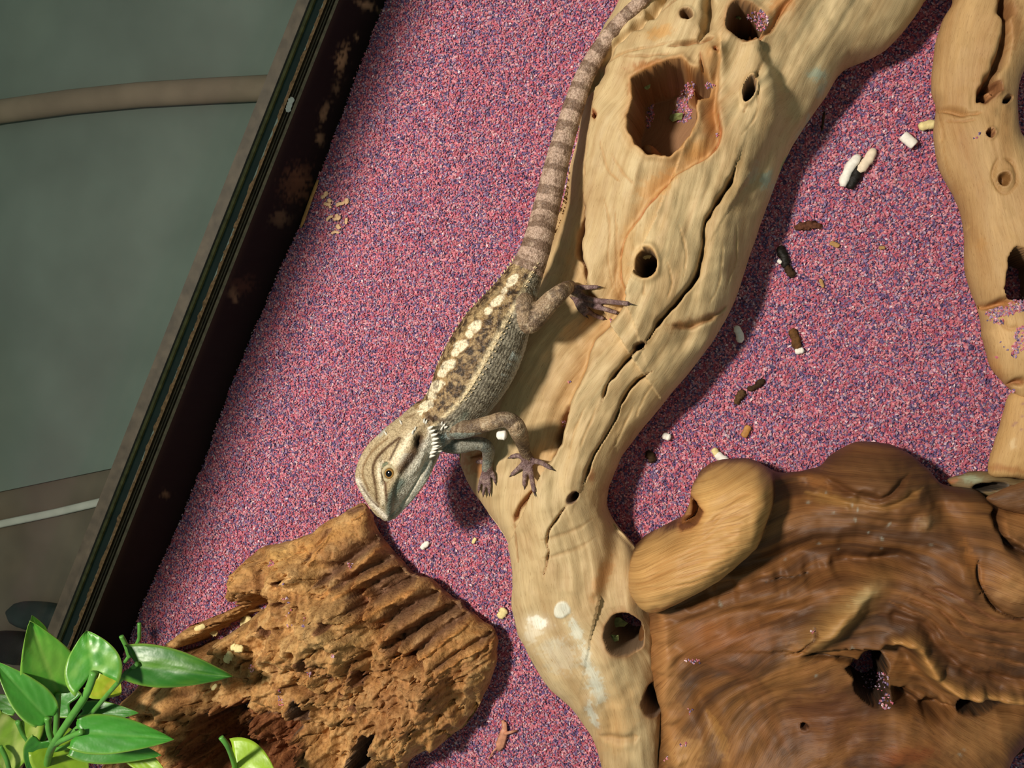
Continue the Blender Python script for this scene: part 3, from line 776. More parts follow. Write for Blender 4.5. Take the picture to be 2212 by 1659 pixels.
# left ridge
g.groove([(1430, 1320), (1436, 1380), (1440, 1440), (1434, 1500), (1440, 1570), (1462, 1640), (1480, 1720)], 24, -.0035, (186, 130, 78), 20, .75, taper=False)
g.bump(1520, 1540, 24, 90, -20, -.005)
g.stain(1440, 1480, 34, 150, -4, (192, 138, 84), .75, .3, 14); g.stain(1480, 1630, 50, 40, 0, (200, 150, 92), .8, .4, 10); g.stain(1550, 1600, 16, 60, -25, (186, 136, 74), .6, .7, 6)
for k_ in range(5): g.groove([(1500 + 18 * k_, 1430 + 4 * k_), (1560 + 14 * k_, 1446 + 3 * k_), (1600 + 12 * k_, 1478 + 2 * k_), (1620 + 20 * k_, 1560 + 8 * k_), (1660 + 16 * k_, 1640)], 9, .0, (100 + 12 * (k_ % 2) * 4, 62 + 30 * (k_ % 2), 34 + 18 * (k_ % 2)), 9, .35)
g.stain(1720, 1420, 30, 40, -20, (176, 120, 66), .7, .4, 8)
for (x, y) in ((1555, 1306), (1769, 1466), (1842, 1402), (1850, 1100), (1846, 1120), (1780, 1070), (1800, 1110), (1910, 1165), (1912, 1185), (1920, 1134), (1750, 1090), (1820, 1195), (2010, 1180), (1880, 1150), (2075, 1640), (2085, 1630), (1835, 1090), (1700, 1220), (1775, 1180)):
    g.stain(x, y, 3 + (x % 4), 2.5 + (y % 5) * .8, x * 7 % 90, (186, 192, 180), .55, .4, 5)
g.stain(1890, 1010, 90, 34, 8, (120, 80, 44), .6, .5, 9); g.stain(1560, 1370, 110, 30, 6, (156, 96, 50), .6, .5, 9); g.stain(2090, 1400, 110, 40, 30, (132, 84, 46), .6, .5, 9); g.stain(1975, 1640, 60, 16, -4, (150, 82, 44), .7, .4, 8); g.stain(2120, 1612, 90, 24, -18, (166, 116, 68), .7, .5, 9)
g.C = g.C * .74
# pale lobe colours on top
lw = smooth(0, 8, sdl); g.C = g.C * (1 - .88 * lw[..., None]) + (L(198, 154, 96) * (1 + .12 * fbm(g.GS / 2.5, g.GT / 12, 91, 3)[..., None])) * .88 * lw[..., None]
g.stain(1520, 1060, 30, 40, 20, (216, 172, 108), .6, .4, 9); g.stain(1440, 1290, 50, 8, -12, (176, 116, 68), .8, .3)
g.hole_poly([(1470, 1124), (1490, 1100), (1496, 1060), (1512, 1066), (1520, 1085), (1512, 1105), (1496, 1124), (1480, 1132)], 18, .012, .35, 0, (120, 74, 38), (170, 112, 62), .004, .5)
for k_ in range(9): g.groove([(1380 + 8 * k_, 1250 - 11 * k_), (1430 + 14 * k_, 1240 - 17 * k_), (1500 + 12 * k_, 1232 - 22 * k_), (1590 + 5 * k_, 1200 - 18 * k_)], 2.4, .0007, (166, 118, 66), 3, .45)
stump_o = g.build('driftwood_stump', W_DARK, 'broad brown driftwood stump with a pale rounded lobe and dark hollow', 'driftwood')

# ---- right-hand branch
rb = Wood([(2075, -90), (2058, 0), (2028, 62), (2016, 130), (2012, 195), (2023, 232), (2018, 285), (2024, 345), (2046, 392), (2070, 442), (2083, 495), (2083, 560), (2092, 612), (2112, 660), (2120, 705), (2126, 745), (2146, 800), (2182, 842),
           (2230, 860), (2330, 800), (2350, 500), (2300, 380), (2236, 330), (2198, 280), (2200, 180), (2240, 100), (2300, -90)],
          0.012, 0.00045, .8, axis=[(2170, -90), (2120, 80), (2100, 250), (2130, 400), (2170, 600), (2200, 860)], base=(180, 144, 98), seed=21)
g = rb
g.knot(2168, 385, 26); g.knot(2140, 290, 14)
g.relief(.00022, .0014, 80); g.tint(8, [(204, 166, 114), (162, 118, 72)], .7)
g.groove([(2178, -40), (2172, 60), (2166, 120), (2138, 175), (2112, 215)], 11, .010, (62, 38, 22), 11, .85); g.stain(2190, 60, 22, 60, 0, (150, 98, 52), .7, .4, 8); g.stain(2190, 20, 20, 30, 0, (90, 58, 32), .6, .5, 6)
g.hole_poly([(2112, 215), (2118, 185), (2140, 168), (2165, 172), (2172, 195), (2150, 212), (2130, 222)], 18, .012, .4, 0, (66, 42, 24), (130, 84, 46), 0, .4)
g.bump(2146, 190, 16, 10, 20, .008, (184, 130, 84), .8); g.hole(2180, 215, 14, 7, -35, .02, .3, 0, (24, 18, 13), (120, 80, 46), -.003, .3)
g.groove([(2012, 236), (2050, 238), (2090, 244), (2120, 240)], 7, .0028, (158, 112, 64), 8, .6); g.groove([(2030, 232), (2036, 290), (2046, 350), (2070, 420)], 3, .001, (166, 120, 70), 4, .5); g.groove([(2040, 262), (2080, 262), (2105, 258)], 2, .001, (150, 104, 58), 3, .5)
g.hole(2140, 290, 9, 10, 0, .009, .3, .0008, (48, 30, 18), (150, 100, 56), -.002, .35)
g.groove([(2158, 340), (2148, 375), (2160, 412), (2180, 415), (2196, 390), (2186, 350), (2168, 338)], 4, .0014, (150, 112, 66), 5, .6); g.hole(2168, 386, 12, 16, 0, .003, .35, .0006, (110, 76, 40), (84, 56, 30), 0, .15)
g.groove([(2060, 440), (2088, 470), (2100, 540)], 2.4, .0008, (180, 138, 84), 3, .5); g.stain(2124, 526, 14, 16, 0, (176, 130, 76), .5, .8, 4)
g.hole_poly([(2180, 545), (2192, 530), (2212, 532), (2260, 560), (2260, 640), (2180, 646), (2168, 625), (2172, 580)], 18, .05, .25, 0, (34, 24, 16), (110, 76, 44), -.003, .3)
lg = np.exp(-g.ell(2190, 600, 7, 38, 8) ** 4); g.Z = np.maximum(g.Z, lg * .012 - .003); g.paint(lg * .9, (150, 104, 58))
g.groove([(2110, 662), (2140, 662), (2180, 652), (2230, 650)], 9, .006, (168, 106, 56), 9, .7)
g.stain(2170, 720, 26, 40, 0, (214, 174, 122), .6, .4); g.groove([(2166, 700), (2180, 712), (2196, 705)], 5, .001, (166, 120, 74), 5, .5)
g.groove([(2168, 838), (2190, 826), (2215, 828)], 8, .005, (140, 80, 40), 8, .75); g.stain(2150, 800, 20, 40, -20, (186, 130, 76), .6, .4)
rb_o = g.build('driftwood_branch', W_PALE, 'knotted tan driftwood branch with sand lying in its lower hollow', 'driftwood')
# lower stub of the right-hand branch
sb = Wood([(2186, 848), (2168, 895), (2148, 960), (2134, 1022), (2190, 1032), (2300, 1040), (2330, 860), (2250, 845)], 0.010, 0.0005, .75, axis=[(2210, 840), (2170, 1040)], base=(196, 158, 104), seed=25)
sb.relief(.0002, .001, 60); sb.tint(8, [(208, 176, 124), (172, 126, 78)], .6); sb.stain(2170, 1012, 50, 10, 6, (160, 104, 58), .7, .4); sb.stain(2192, 960, 8, 10, 0, (220, 196, 156), .5, .6, 4)
for (x, y) in ((2189, 919), (2193, 914), (2206, 932), (2209, 872), (2208, 900)): sb.stain(x, y, 3, 3, 0, (84, 54, 60), .9, 0)
sb_o = sb.build('driftwood_stub', W_PALE, 'smooth straight tan driftwood stub below the knotted branch', 'driftwood')
# flat dark pieces wedged between stub and stump
fl = Wood([(2046, 1042), (2075, 1024), (2110, 1016), (2150, 1020), (2190, 1032), (2240, 1042), (2240, 1075), (2170, 1080), (2100, 1070)], .008, .00045, .6, axis=[(2040, 1040), (2240, 1050)], base=(118, 98, 66), seed=27)
fl.relief(.0002, .0006, 40); fl.stain(2100, 1036, 30, 12, 10, (150, 160, 132), .7, .6, 7); fl.hole(2140, 1054, 42, 11, -8, .012, .4, 0, (24, 20, 16), (80, 58, 36), -.002, .3); fl.stain(2060, 1040, 18, 6, -20, (160, 92, 50), .7, .3)
fl_o = fl.build('driftwood_chip', W_DARK, 'low dark driftwood slab wedged against the stump below the tan stub', 'driftwood')
fl2 = Wood([(2130, 1075), (2165, 1058), (2212, 1040), (2280, 1030), (2280, 1120), (2212, 1110), (2165, 1100)], .020, .00045, .7, axis=[(2130, 1080), (2280, 1040)], base=(112, 76, 46), seed=29)
fl2.relief(.0003, .0008, 40); fl2.tint(5, [(134, 92, 56), (80, 54, 34)], .7)
fl2_o = fl2.build('driftwood_chip', W_DARK, 'small reddish brown driftwood knuckle between the dark slab and the stump', 'driftwood')

# ---- rugged bark chunk, lower left
ck = Wood([(782, 1085), (800, 1112), (806, 1142), (832, 1186), (862, 1216), (884, 1242), (922, 1254), (952, 1280), (988, 1308), (1032, 1340), (1066, 1364), (1073, 1410), (1066, 1452), (1048, 1500), (1028, 1536), (1000, 1572), (950, 1602), (905, 1630), (870, 1665), (840, 1760),
           (400, 1790), (225, 1700), (232, 1640), (300, 1622), (318, 1590), (300, 1540), (310, 1490), (330, 1440), (352, 1402), (400, 1362), (450, 1338), (520, 1306), (530, 1280), (520, 1252), (528, 1230), (552, 1208), (572, 1180), (610, 1172), (655, 1160), (702, 1132), (745, 1106)],
          .010, .00045, .66, hmax=.05, axis=[(300, 1640), (600, 1420), (780, 1280), (900, 1090)], base=(180, 134, 80), seed=33, wob=4)
g = ck
g.WX += 5 * vn(g.PX / 11, g.PY / 11, 71); g.WY += 5 * vn(g.PX / 11, g.PY / 11, 72)
n1 = fbm(g.PX / 38, g.PY / 38, 81, 5); n2 = fbm(g.PX / 14, g.PY / 14, 83, 4)
slope = smooth(0, 90, (g.PX - 700) * .62 - (g.PY - 1290) * .78)       # upper right ribbed slope
rough = (1 - .75 * slope)
n0 = fbm(g.PX / 95, g.PY / 95, 79, 3)
g.Z += g.edge * rough * (.016 * n0 + .008 * n1 + .0018 * n2)
rd = np.abs(fbm(g.PX / 46, g.PY / 46, 87, 4)); g.Z -= g.edge * rough * .005 * np.exp(-(rd / .035) ** 2)
nc = fbm(g.PX / 44, g.PY / 44, 181, 4)
g.paint(np.clip(nc * 2, 0, 1) * .6, (212, 174, 120)); g.paint(np.clip(-nc * 2, 0, 1) * .6, (124, 80, 46)); g.paint(np.clip(fbm(g.PX / 15, g.PY / 15, 183, 3) * 1.5, 0, 1) * .35, (178, 150, 106))
g.stain(880, 1500, 150, 90, -25, (146, 98, 60), .6, .3, 20)
# central lump
g.bump(690, 1390, 110, 120, 20, .010); g.bump(720, 1350, 60, 60, 0, .005, (186, 160, 110), .4); g.bump(600, 1330, 60, 110, 0, .003)
g.bump(800, 1380, 40, 70, 25, -.009)
g.groove([(560, 1200), (575, 1260), (560, 1340), (590, 1420), (600, 1480)], 6, .003, (110, 72, 42), 6, .6)
g.groove([(650, 1280), (655, 1350), (660, 1400), (650, 1450), (690, 1500)], 6, .004, (110, 72, 42), 6, .6)
g.groove([(600, 1480), (660, 1490), (700, 1500), (740, 1480), (760, 1430), (810, 1420)], 8, .005, (100, 64, 36), 8, .6)
for (x, y, rx, ry, dp) in ((682, 1416, 16, 16, .006), (735, 1336, 12, 13, .006), (648, 1530, 15, 27, .03), (765, 1462, 10, 26, .01), (760, 1530, 8, 12, .004), (625, 1300, 6, 8, .003), (735, 1500, 7, 6, .003), (580, 1360, 14, 18, .003), (716, 1460, 9, 8, .004), (660, 1512, 8, 8, .004), (620, 1250, 9, 6, .003)):
    g.hole(x, y, rx, ry, -15 if ry > rx else 0, dp, .35, .0006, (74, 48, 30) if dp < .02 else (22, 16, 12), (120, 80, 46), -.002, .3)
# ribs of the right slope: dark grooves between bars
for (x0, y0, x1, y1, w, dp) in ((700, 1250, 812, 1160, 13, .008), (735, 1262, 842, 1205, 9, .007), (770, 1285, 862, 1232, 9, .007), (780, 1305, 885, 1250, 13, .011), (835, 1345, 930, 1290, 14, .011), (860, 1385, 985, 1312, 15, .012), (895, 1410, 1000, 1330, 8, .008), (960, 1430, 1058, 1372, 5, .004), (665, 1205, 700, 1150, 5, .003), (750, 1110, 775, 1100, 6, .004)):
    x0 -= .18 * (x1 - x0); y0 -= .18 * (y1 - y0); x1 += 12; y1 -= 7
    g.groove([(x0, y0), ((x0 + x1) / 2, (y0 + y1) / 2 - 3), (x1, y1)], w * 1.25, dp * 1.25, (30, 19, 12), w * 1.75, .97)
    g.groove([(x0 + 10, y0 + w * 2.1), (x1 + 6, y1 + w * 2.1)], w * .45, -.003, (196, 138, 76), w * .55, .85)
g.groove([(735, 1235), (770, 1295), (820, 1360), (880, 1420), (930, 1440)], 9, .006, (92, 54, 28), 9, .7); g.groove([(760, 1250), (800, 1310), (860, 1400)], 6, -.004, (170, 112, 58), 6, .6)
g.stain(990, 1400, 40, 34, -35, (176, 128, 76), .7, .3, 10); g.stain(700, 1170, 110, 16, -28, (190, 138, 76), .7, .3, 10); g.stain(770, 1150, 30, 24, -30, (164, 118, 68), .6, .3)
g.stain(612, 1190, 24, 22, 0, (206, 164, 100), .95, .1)
for k_ in range(5): g.groove([(930 + 30 * k_, 1500 - 26 * k_), (985 + 20 * k_, 1470 - 24 * k_), (1062, 1420 - 14 * k_)], 4, .0022, (104, 62, 34), 4, .55)
# sand-filled valley and outlying ridge on the left
g.groove([(300, 1440), (395, 1416), (450, 1378), (500, 1345), (552, 1300)], 17, .034, (120, 82, 48), 14, .5, taper=False)
# underside hollow
HP = [(385, 1640), (400, 1580), (420, 1545), (470, 1538), (560, 1545), (610, 1545), (640, 1575), (655, 1600), (655, 1640), (640, 1700), (420, 1700)]
g.hole_poly(HP, 40, .024, .35, 0, (112, 68, 40), (120, 80, 46), .004, .3)
hp = inside_poly(g.WX, g.WY, np.array(HP, float))
g.Z += np.where(hp, .014 * np.clip(fbm(g.PX / 30, g.PY / 30, 95, 4), -.4, 1), 0); g.paint(np.where(hp, np.clip(fbm(g.PX / 22, g.PY / 22, 97, 3) * 2, 0, 1), 0) * .7, (164, 112, 64))
for (x, y, rx, ry) in ((615, 1565, 30, 26), (430, 1572, 14, 26), (545, 1572, 40, 12), (470, 1630, 40, 12)):
    g.hole(x, y, rx, ry, 0, .03, .35, 0, (24, 17, 12), (74, 46, 28), -.003, .3)
g.hole_poly([(745, 1645), (770, 1600), (800, 1590), (815, 1615), (808, 1645), (780, 1680), (740, 1680)], 20, .05, .2, 0, (18, 14, 11), (110, 72, 42), -.003, .3)
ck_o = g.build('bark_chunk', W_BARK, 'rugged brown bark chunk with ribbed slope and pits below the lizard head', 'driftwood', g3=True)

# ================================================================== LOOSE SAND GRAINS
def under_wood(wx, wy):
    """True where a grain on the bed would be buried inside wood"""
    r = np.zeros(wx.shape, bool)
    for wd_ in (log, st, rb, sb, fl, fl2, ck):
        i = ((wx - wd_.xs[0]) / wd_.step).round().astype(int); j = ((wy - wd_.ys[0]) / wd_.step).round().astype(int)
        ok = (i >= 2) & (j >= 2) & (i < len(wd_.xs) - 2) & (j < len(wd_.ys) - 2)
        ii = np.clip(i, 0, len(wd_.xs) - 1); jj = np.clip(j, 0, len(wd_.ys) - 1)
        r |= ok & wd_.inn[jj, ii] & (wd_.Z[jj, ii] > .002) & (wd_.dome[jj, ii] > .012)
    return r
OCT = np.array([(1, 0, 0), (-1, 0, 0), (0, 1, 0), (0, -1, 0), (0, 0, 1), (0, 0, -1)], float)
OF = np.array([(0, 2, 4), (2, 1, 4), (1, 3, 4), (3, 0, 4), (2, 0, 5), (1, 2, 5), (3, 1, 5), (0, 3, 5)])
PAL = np.array([L(212, 122, 138), L(220, 146, 152), L(188, 78, 104), L(200, 98, 120), L(172, 140, 168), L(148, 114, 156), L(110, 86, 132), L(82, 64, 106), L(226, 190, 196), L(200, 156, 170)])
PAL = (PAL * .86 + PAL.mean(1, keepdims=True) * .14) * np.array([.93, .95, .95])
def grains(wx, wy, wz, size, violet, name, mat, seed, parent=None, label=None):
    r = np.random.RandomState(seed); n = len(wx)
    q = r.randn(n, 4); q /= np.linalg.norm(q, axis=1)[:, None]
    w, x, y, z = q.T
    R = np.stack([1 - 2 * (y * y + z * z), 2 * (x * y - z * w), 2 * (x * z + y * w), 2 * (x * y + z * w), 1 - 2 * (x * x + z * z), 2 * (y * z - x * w), 2 * (x * z - y * w), 2 * (y * z + x * w), 1 - 2 * (x * x + y * y)], -1).reshape(n, 3, 3)
    sc = size[:, None] * (0.6 + 0.75 * r.rand(n, 3)) * np.array([1.25, 0.95, 0.75])
    loc = OCT[None] * sc[:, None, :] * (0.85 + 0.3 * r.rand(n, 6, 1))
    P = np.einsum('nij,nkj->nki', R, loc) * np.array([1, 1, .8]) + np.stack([wx, wy, wz], -1)[:, None]
    FF = (OF[None] + 6 * np.arange(n)[:, None, None]).reshape(-1, 3)
    pr = np.stack([.20 - .06 * violet, .09 + 0 * violet, .15 - .04 * violet, .18 - .05 * violet, .11 + .03 * violet, .09 + .06 * violet, .08 + .06 * violet, .04 + .02 * violet, .03 + 0 * violet, .03 + .02 * violet], -1)
    pr = np.maximum(pr, 0.005)
    cum = np.cumsum(pr / pr.sum(1, keepdims=True), 1)
    k = (r.rand(n, 1) > cum).sum(1).clip(0, 9)
    c = PAL[k] * (0.75 + 0.5 * r.rand(n, 1))
    return mesh_obj(name, P.reshape(-1, 3), FF, mat, parent, col=np.repeat(np.minimum(c, 1), 6, 0), smooth_shade=False)
GM = attr_mat('sand_grain', 0.55, 0.45)
sp_w = 0.00082
bx0 = up(-40, 829, 0)[0]; bx1 = up(2350, 829, 0)[0]; by0 = up(200, 1800, 0)[1]; by1 = -by0
gx, gy = np.meshgrid(np.arange(bx0, bx1, sp_w), np.arange(by0, by1, sp_w))
gx = gx.ravel() + RNG.uniform(-.6, .6, gx.size) * sp_w; gy = gy.ravel() + RNG.uniform(-.6, .6, gy.size) * sp_w
qx, qy = pj(gx, gy, 0 * gx)
ok = (qx > sand_edge(qy)) & (qx < 2330) & (qy > -110) & (qy < 1775)
gx, gy, qx, qy = gx[ok], gy[ok], qx[ok], qy[ok]
ok = ~under_wood(gx, gy)
gx, gy, qx, qy = gx[ok], gy[ok], qx[ok], qy[ok]
gz = sand_z(gx, gy) - .0003 + RNG.uniform(-.0003, .00035, gx.size)
vio = np.clip(.5 + 1.3 * fbm(gx / .02, gy / .02, 14, 3)+ .15 + .2 * fbm(gx / .006, gy / .006, 15, 2), 0, 1.5)
sg = grains(gx, gy, gz, .00044 + .0002 * RNG.rand(gx.size) ** 2, vio, 'sand_grains', GM, 5)
tag(sg, 'loose pink, lilac and violet sand grains over the tank bed', 'sand', kind='stuff')
print('grains', len(gx))
# sand lying on wood (hollows)
def sand_on(wood, spots, name, label, seed):
    r = np.random.RandomState(seed); P = []
    for (cx, cy, rx, ry, rot, n) in spots:
        a = math.radians(rot); t = np.sqrt(r.rand(n)); th = r.rand(n) * 6.283
        ux = t * np.cos(th) * rx; uy = t * np.sin(th) * ry
        P.append(np.stack([cx + ux * math.cos(a) - uy * math.sin(a), cy + ux * math.sin(a) + uy * math.cos(a)], -1))
    P = np.concatenate(P); z = wood.zat(P[:, 0], P[:, 1]) + .0002
    w = up(P[:, 0], P[:, 1], z)
    o = grains(w[:, 0], w[:, 1], w[:, 2], np.full(len(w), .00045), np.full(len(w), .9), name, GM, seed)
    return tag(o, label, 'sand', kind='stuff')
sand_on(rb, [(2170, 672, 44, 10, -8, 190), (2200, 655, 20, 14, 0, 90), (2150, 690, 20, 8, 15, 40), (2205, 730, 14, 30, 10, 110), (2192, 757, 8, 10, 0, 24), (2170, 765, 26, 30, 0, 8), (2188, 846, 8, 5, 0, 14), (2105, 298, 6, 4, 0, 4), (2115, 290, 3, 3, 0, 3)], 'spilled_sand', 'spilled purple sand lying in the hollow of the knotted tan branch', 41)
sand_on(ck, [(585, 1218, 6, 10, 20, 16), (757, 1222, 6, 6, 0, 10), (657, 1345, 4, 14, 10, 10), (668, 1455, 4, 8, -20, 8), (543, 1443, 5, 9, 0, 10), (605, 1510, 5, 20, -5, 18), (718, 1418, 4, 8, 0, 7), (615, 1293, 10, 4, 0, 8), (612, 1262, 3, 3, 0, 2), (626, 1330, 10, 30, 0, 8), (520, 1610, 16, 10, 0, 26)], 'spilled_sand', 'specks of pink sand caught in the pits of the rugged bark chunk', 43)
sand_on(st, [(1498, 1428, 22, 5, 8, 22), (1490, 1536, 7, 7, 0, 7), (1475, 1608, 12, 5, 0, 9), (1440, 1640, 5, 8, 0, 5), (1754, 1367, 4, 5, 0, 3), (1890, 1470, 30, 26, 0, 60), (1915, 1515, 16, 16, 0, 30)], 'spilled_sand', 'specks of violet sand lying in the dark hollow and folds of the stump', 45)
sand_on(log, [(1320, 694, 4, 4, 0, 3), (1228, 823, 5, 3, 0, 4), (1217, 913, 4, 8, 10, 9), (1548, 293, 4, 3, 0, 3), (1532, 184, 12, 8, 20, 20), (1482, 205, 13, 34, 30, 170), (1474, 245, 22, 20, 0, 170), (1404, 250, 8, 26, 10, 80), (1645, 45, 14, 22, 0, 90), (1624, 36, 12, 12, 0, 20)], 'spilled_sand', 'purple sand grains lying in the knot holes of the big pale branch', 47)
# ================================================================== THE LIZARD
def view_n(p):
    n = Vector(CAM.tolist()) - Vector(p); return n.normalized()
TZ = 0.0
def tail_z(px, py, r):
    return float(log.zat(px, py)[0]) + r * .7
# stations snout -> tail tip: px, py, z, half width (m), up, down, roll (deg, seen from the camera)
ST = [(838, 1123, .0440, .0012, .0011, .0012, 40), (837, 1113, .0445, .0034, .0026, .0030, 40), (837, 1097, .0455, .0052, .0040, .0048, 42), (838, 1070, .0470, .0076, .0060, .0064, 42),
      (844, 1034, .0485, .0106, .0088, .0078, 42), (865, 997, .0490, .0108, .0090, .0085, 42), (889, 962, .0490, .0100, .0088, .0085, 42), (914, 932, .0485, .0084, .0078, .0076, 44),
      (945, 905, .0470, .0086, .0080, .0075, 46), (985, 868, .0455, .0112, .0104, .0095, 48), (1014, 826, .0445, .0130, .0120, .0108, 48), (1044, 772, .0440, .0136, .0124, .0112, 48),
      (1074, 712, .0435, .0122, .0112, .0100, 46), (1102, 657, .0430, .0090, .0086, .0078, 42), (1128, 606, .0425, .0066, .0064, .0060, 38), (1149, 560, .0415, .0054, .0052, .0050, 32), (1165, 510, .0400, .0049, .0047, .0046, 25)]
for (x, y, r) in ((1180, 450, .0046), (1192, 400, .0044), (1205, 345, .0041), (1222, 285, .0038), (1240, 228, .0036), (1262, 168, .0033), (1292, 112, .0030), (1330, 60, .0027), (1368, 20, .0024), (1410, -22, .0021), (1450, -70, .0017), (1490, -130, .0010)):
    z = max(.036 if y > 180 else .03, tail_z(x, y, r)) if y > 0 else None
    if z is None: z = ST[-1][2] + .001
    ST.append((x, y, z, r, r, r * .95, 15))
ST = np.array(ST)
# smooth the tail's height
for _ in range(6):
    ST[18:-1, 2] = .25 * ST[17:-2, 2] + .5 * ST[18:-1, 2] + .25 * ST[19:, 2]
CS = catmull(ST, 5, closed=False)
CP = [V(c[0], c[1], c[2]) for c in CS]
frames = []
for i, p in enumerate(CP):
    t = (CP[min(i + 1, len(CP) - 1)] - CP[max(i - 1, 0)]).normalized()
    n = view_n(p); P_ = t.cross(n).normalized(); N = P_.cross(t).normalized()
    a = math.radians(CS[i][6])
    U = N * math.cos(a) - P_ * math.sin(a); Lx = P_ * math.cos(a) + N * math.sin(a)
    frames.append((t, U, Lx))
def body_pt(i, phi, k=1.0):
    """point on the body loft: phi 0 = spine, +90 = the flank turned to the camera"""
    t, U, Lx = frames[i]; c = CS[i]; s_, co = math.sin(phi), math.cos(phi)
    h = c[4] if co > 0 else c[5]
    if i < 40:      # head: flatter crown, squarer jaws
        s2 = math.copysign(abs(s_) ** .66, s_); c2 = math.copysign(abs(co) ** .74, co)
    else:
        s2, c2 = s_, co
    return CP[i] + Lx * (c[3] * s2 * k) + U * (h * c2 * k)
NR = 28
bv = []; bf = []
for i in range(len(CP)):
    for k in range(NR): bv.append(tuple(body_pt(i, 2 * math.pi * k / NR)))
for i in range(len(CP) - 1):
    for k in range(NR): bf.append((i * NR + k, i * NR + (k + 1) % NR, (i + 1) * NR + (k + 1) % NR, (i + 1) * NR + k))
a = len(bv); bv += [tuple(CP[0]), tuple(CP[-1])]; mm = (len(CP) - 1) * NR
for k in range(NR): bf += [(a, (k + 1) % NR, k), (a + 1, mm + k, mm + (k + 1) % NR)]
PARTS = [(bv, bf)]
REF = []      # (point, part id, param) for colouring
for i, p in enumerate(CP): REF.append((p, 0, i))
def limb(pts, radii, pid, n=12, sub=4):
    A = np.array([list(p) + [r] for p, r in zip(pts, radii)]); A = catmull(A, sub, closed=False)
    P_ = [Vector(q[:3]) for q in A]
    PARTS.append(tube(P_, [q[3] for q in A], n))
    for i, q in enumerate(P_): REF.append((q, pid, i / (len(P_) - 1)))
CLAWS = []
def on(px, py, r, wood=log):
    return V(px, py, float(wood.zat(px, py)[0]) + r)
def toe(pts, r0, r1, pid, lift=.0):
    Q = catmull([p[:2] for p in pts], 4, closed=False); n = len(Q)
    zs = log.zat(Q[:, 0], Q[:, 1])
    zs = np.array([zs[max(0, i - 2):i + 3].max() for i in range(n)])
    zs = np.array([zs[max(0, i - 2):i + 3].mean() for i in range(n)]) + r1 * 1.05 + lift + .0012 * np.linspace(1, 0, n)
    P_ = [V(x, y, z) for (x, y), z in zip(Q, zs)]
    rr = [r0 + (r1 - r0) * i / (len(P_) - 1) for i in range(len(P_))]
    limb(P_, rr, pid, 9, 1)
    d = (P_[-1] - P_[-3]).normalized()
    CLAWS.append((P_[-1], (d + Vector((0, 0, -.25))).normalized(), r1))
zl = lambda x, y: float(log.zat(x, y)[0])
# head relief: brow ridges, cheeks, nostril bosses, eye mound
def hp(px, py, z): return V(px, py, z)
_bp = np.array(bv[:len(CP) * NR]); _bx, _by = pj(_bp[:, 0], _bp[:, 1], _bp[:, 2])
def hsurf(px, py):
    k = int(np.argmin((_bx - px) ** 2 + (_by - py) ** 2 - _bp[:, 2] * 12000)); return Vector(_bp[k].tolist())
near = lambda i, deg, k: body_pt(i, math.radians(deg), k)
limb([near(5, 32, .92), near(10, 36, .96), near(15, 38, 1.0), near(19, 38, 1.02), near(23, 40, 1.0), near(28, 45, .95)], [.0006, .0010, .0014, .0017, .0016, .0009], 1)
limb([near(5, -32, .92), near(10, -36, .96), near(15, -38, 1.0), near(19, -38, 1.02), near(23, -40, 1.0), near(28, -45, .95)], [.0006, .0010, .0014, .0017, .0016, .0009], 1)
for sg_ in (1, -1):
    limb([near(4, 88 * sg_, .92), near(12, 92 * sg_, .97), near(20, 97 * sg_, .98), near(27, 100 * sg_, .99), near(31, 98 * sg_, .96)], [.0006, .0010, .0014, .0017, .0012], 1)
    limb([near(24, 70 * sg_, .84), near(28, 72 * sg_, .88), near(32, 75 * sg_, .86)], [.0012, .0024, .0018], 1)
limb([hsurf(x, y) + view_n(hsurf(x, y)) * .0002 for x, y in ((828, 1095), (825, 1068), (822, 1045), (819, 1025), (824, 1004), (836, 986))], [.0005, .0009, .0013, .0016, .0014, .0006], 1)
# front leg turned to the camera
wr = zl(1133, 976)
limb([V(968, 925, .047), V(1003, 928, .053), V(1050, 916, .0555), V(1088, 906, .0555), V(1108, 914, .0545), V(1119, 930, .0525), V(1128, 955, wr + .008), V(1135, 982, wr + .0032)], [.0040, .0030, .0026, .0027, .0029, .0030, .0025, .0017], 2)
limb([V(1133, 974, wr + .004), on(1140, 994, .0016), on(1143, 1006, .0013)], [.0018, .0023, .0016], 2)
toe([(1131, 988), (1116, 984), (1102, 988)], .0011, .0007, 3)
toe([(1134, 1000), (1120, 1012), (1105, 1026)], .0012, .00075, 3)
toe([(1139, 1006), (1134, 1026), (1133, 1050)], .0012, .00075, 3)
toe([(1144, 1006), (1149, 1034), (1154, 1063)], .0012, .00075, 3)
toe([(1150, 996), (1168, 999), (1190, 1012)], .0012, .00075, 3)
# far front leg, reaching down to the wood below the throat
fw = zl(1050, 985)
limb([V(950, 948, .042), V(985, 962, .042), V(1025, 958, .041), V(1043, 960, .040), V(1054, 970, .037), V(1055, 984, .033), V(1053, 998, max(fw + .003, .026))], [.0042, .0031, .0025, .0024, .0024, .0022, .0018], 4)
limb([V(1053, 994, max(fw + .003, .026)), on(1052, 1012, .0018), on(1050, 1024, .0014)], [.0018, .0020, .0014], 4)
toe([(1048, 1000), (1038, 997), (1031, 998)], .0010, .0007, 5)
toe([(1046, 1018), (1038, 1040), (1034, 1060)], .0009, .0006, 5)
toe([(1050, 1022), (1047, 1046), (1044, 1069)], .0009, .0006, 5)
toe([(1054, 1020), (1057, 1044), (1057, 1066)], .0009, .0006, 5)
toe([(1057, 1012), (1066, 1026), (1070, 1042)], .0009, .0006, 5)
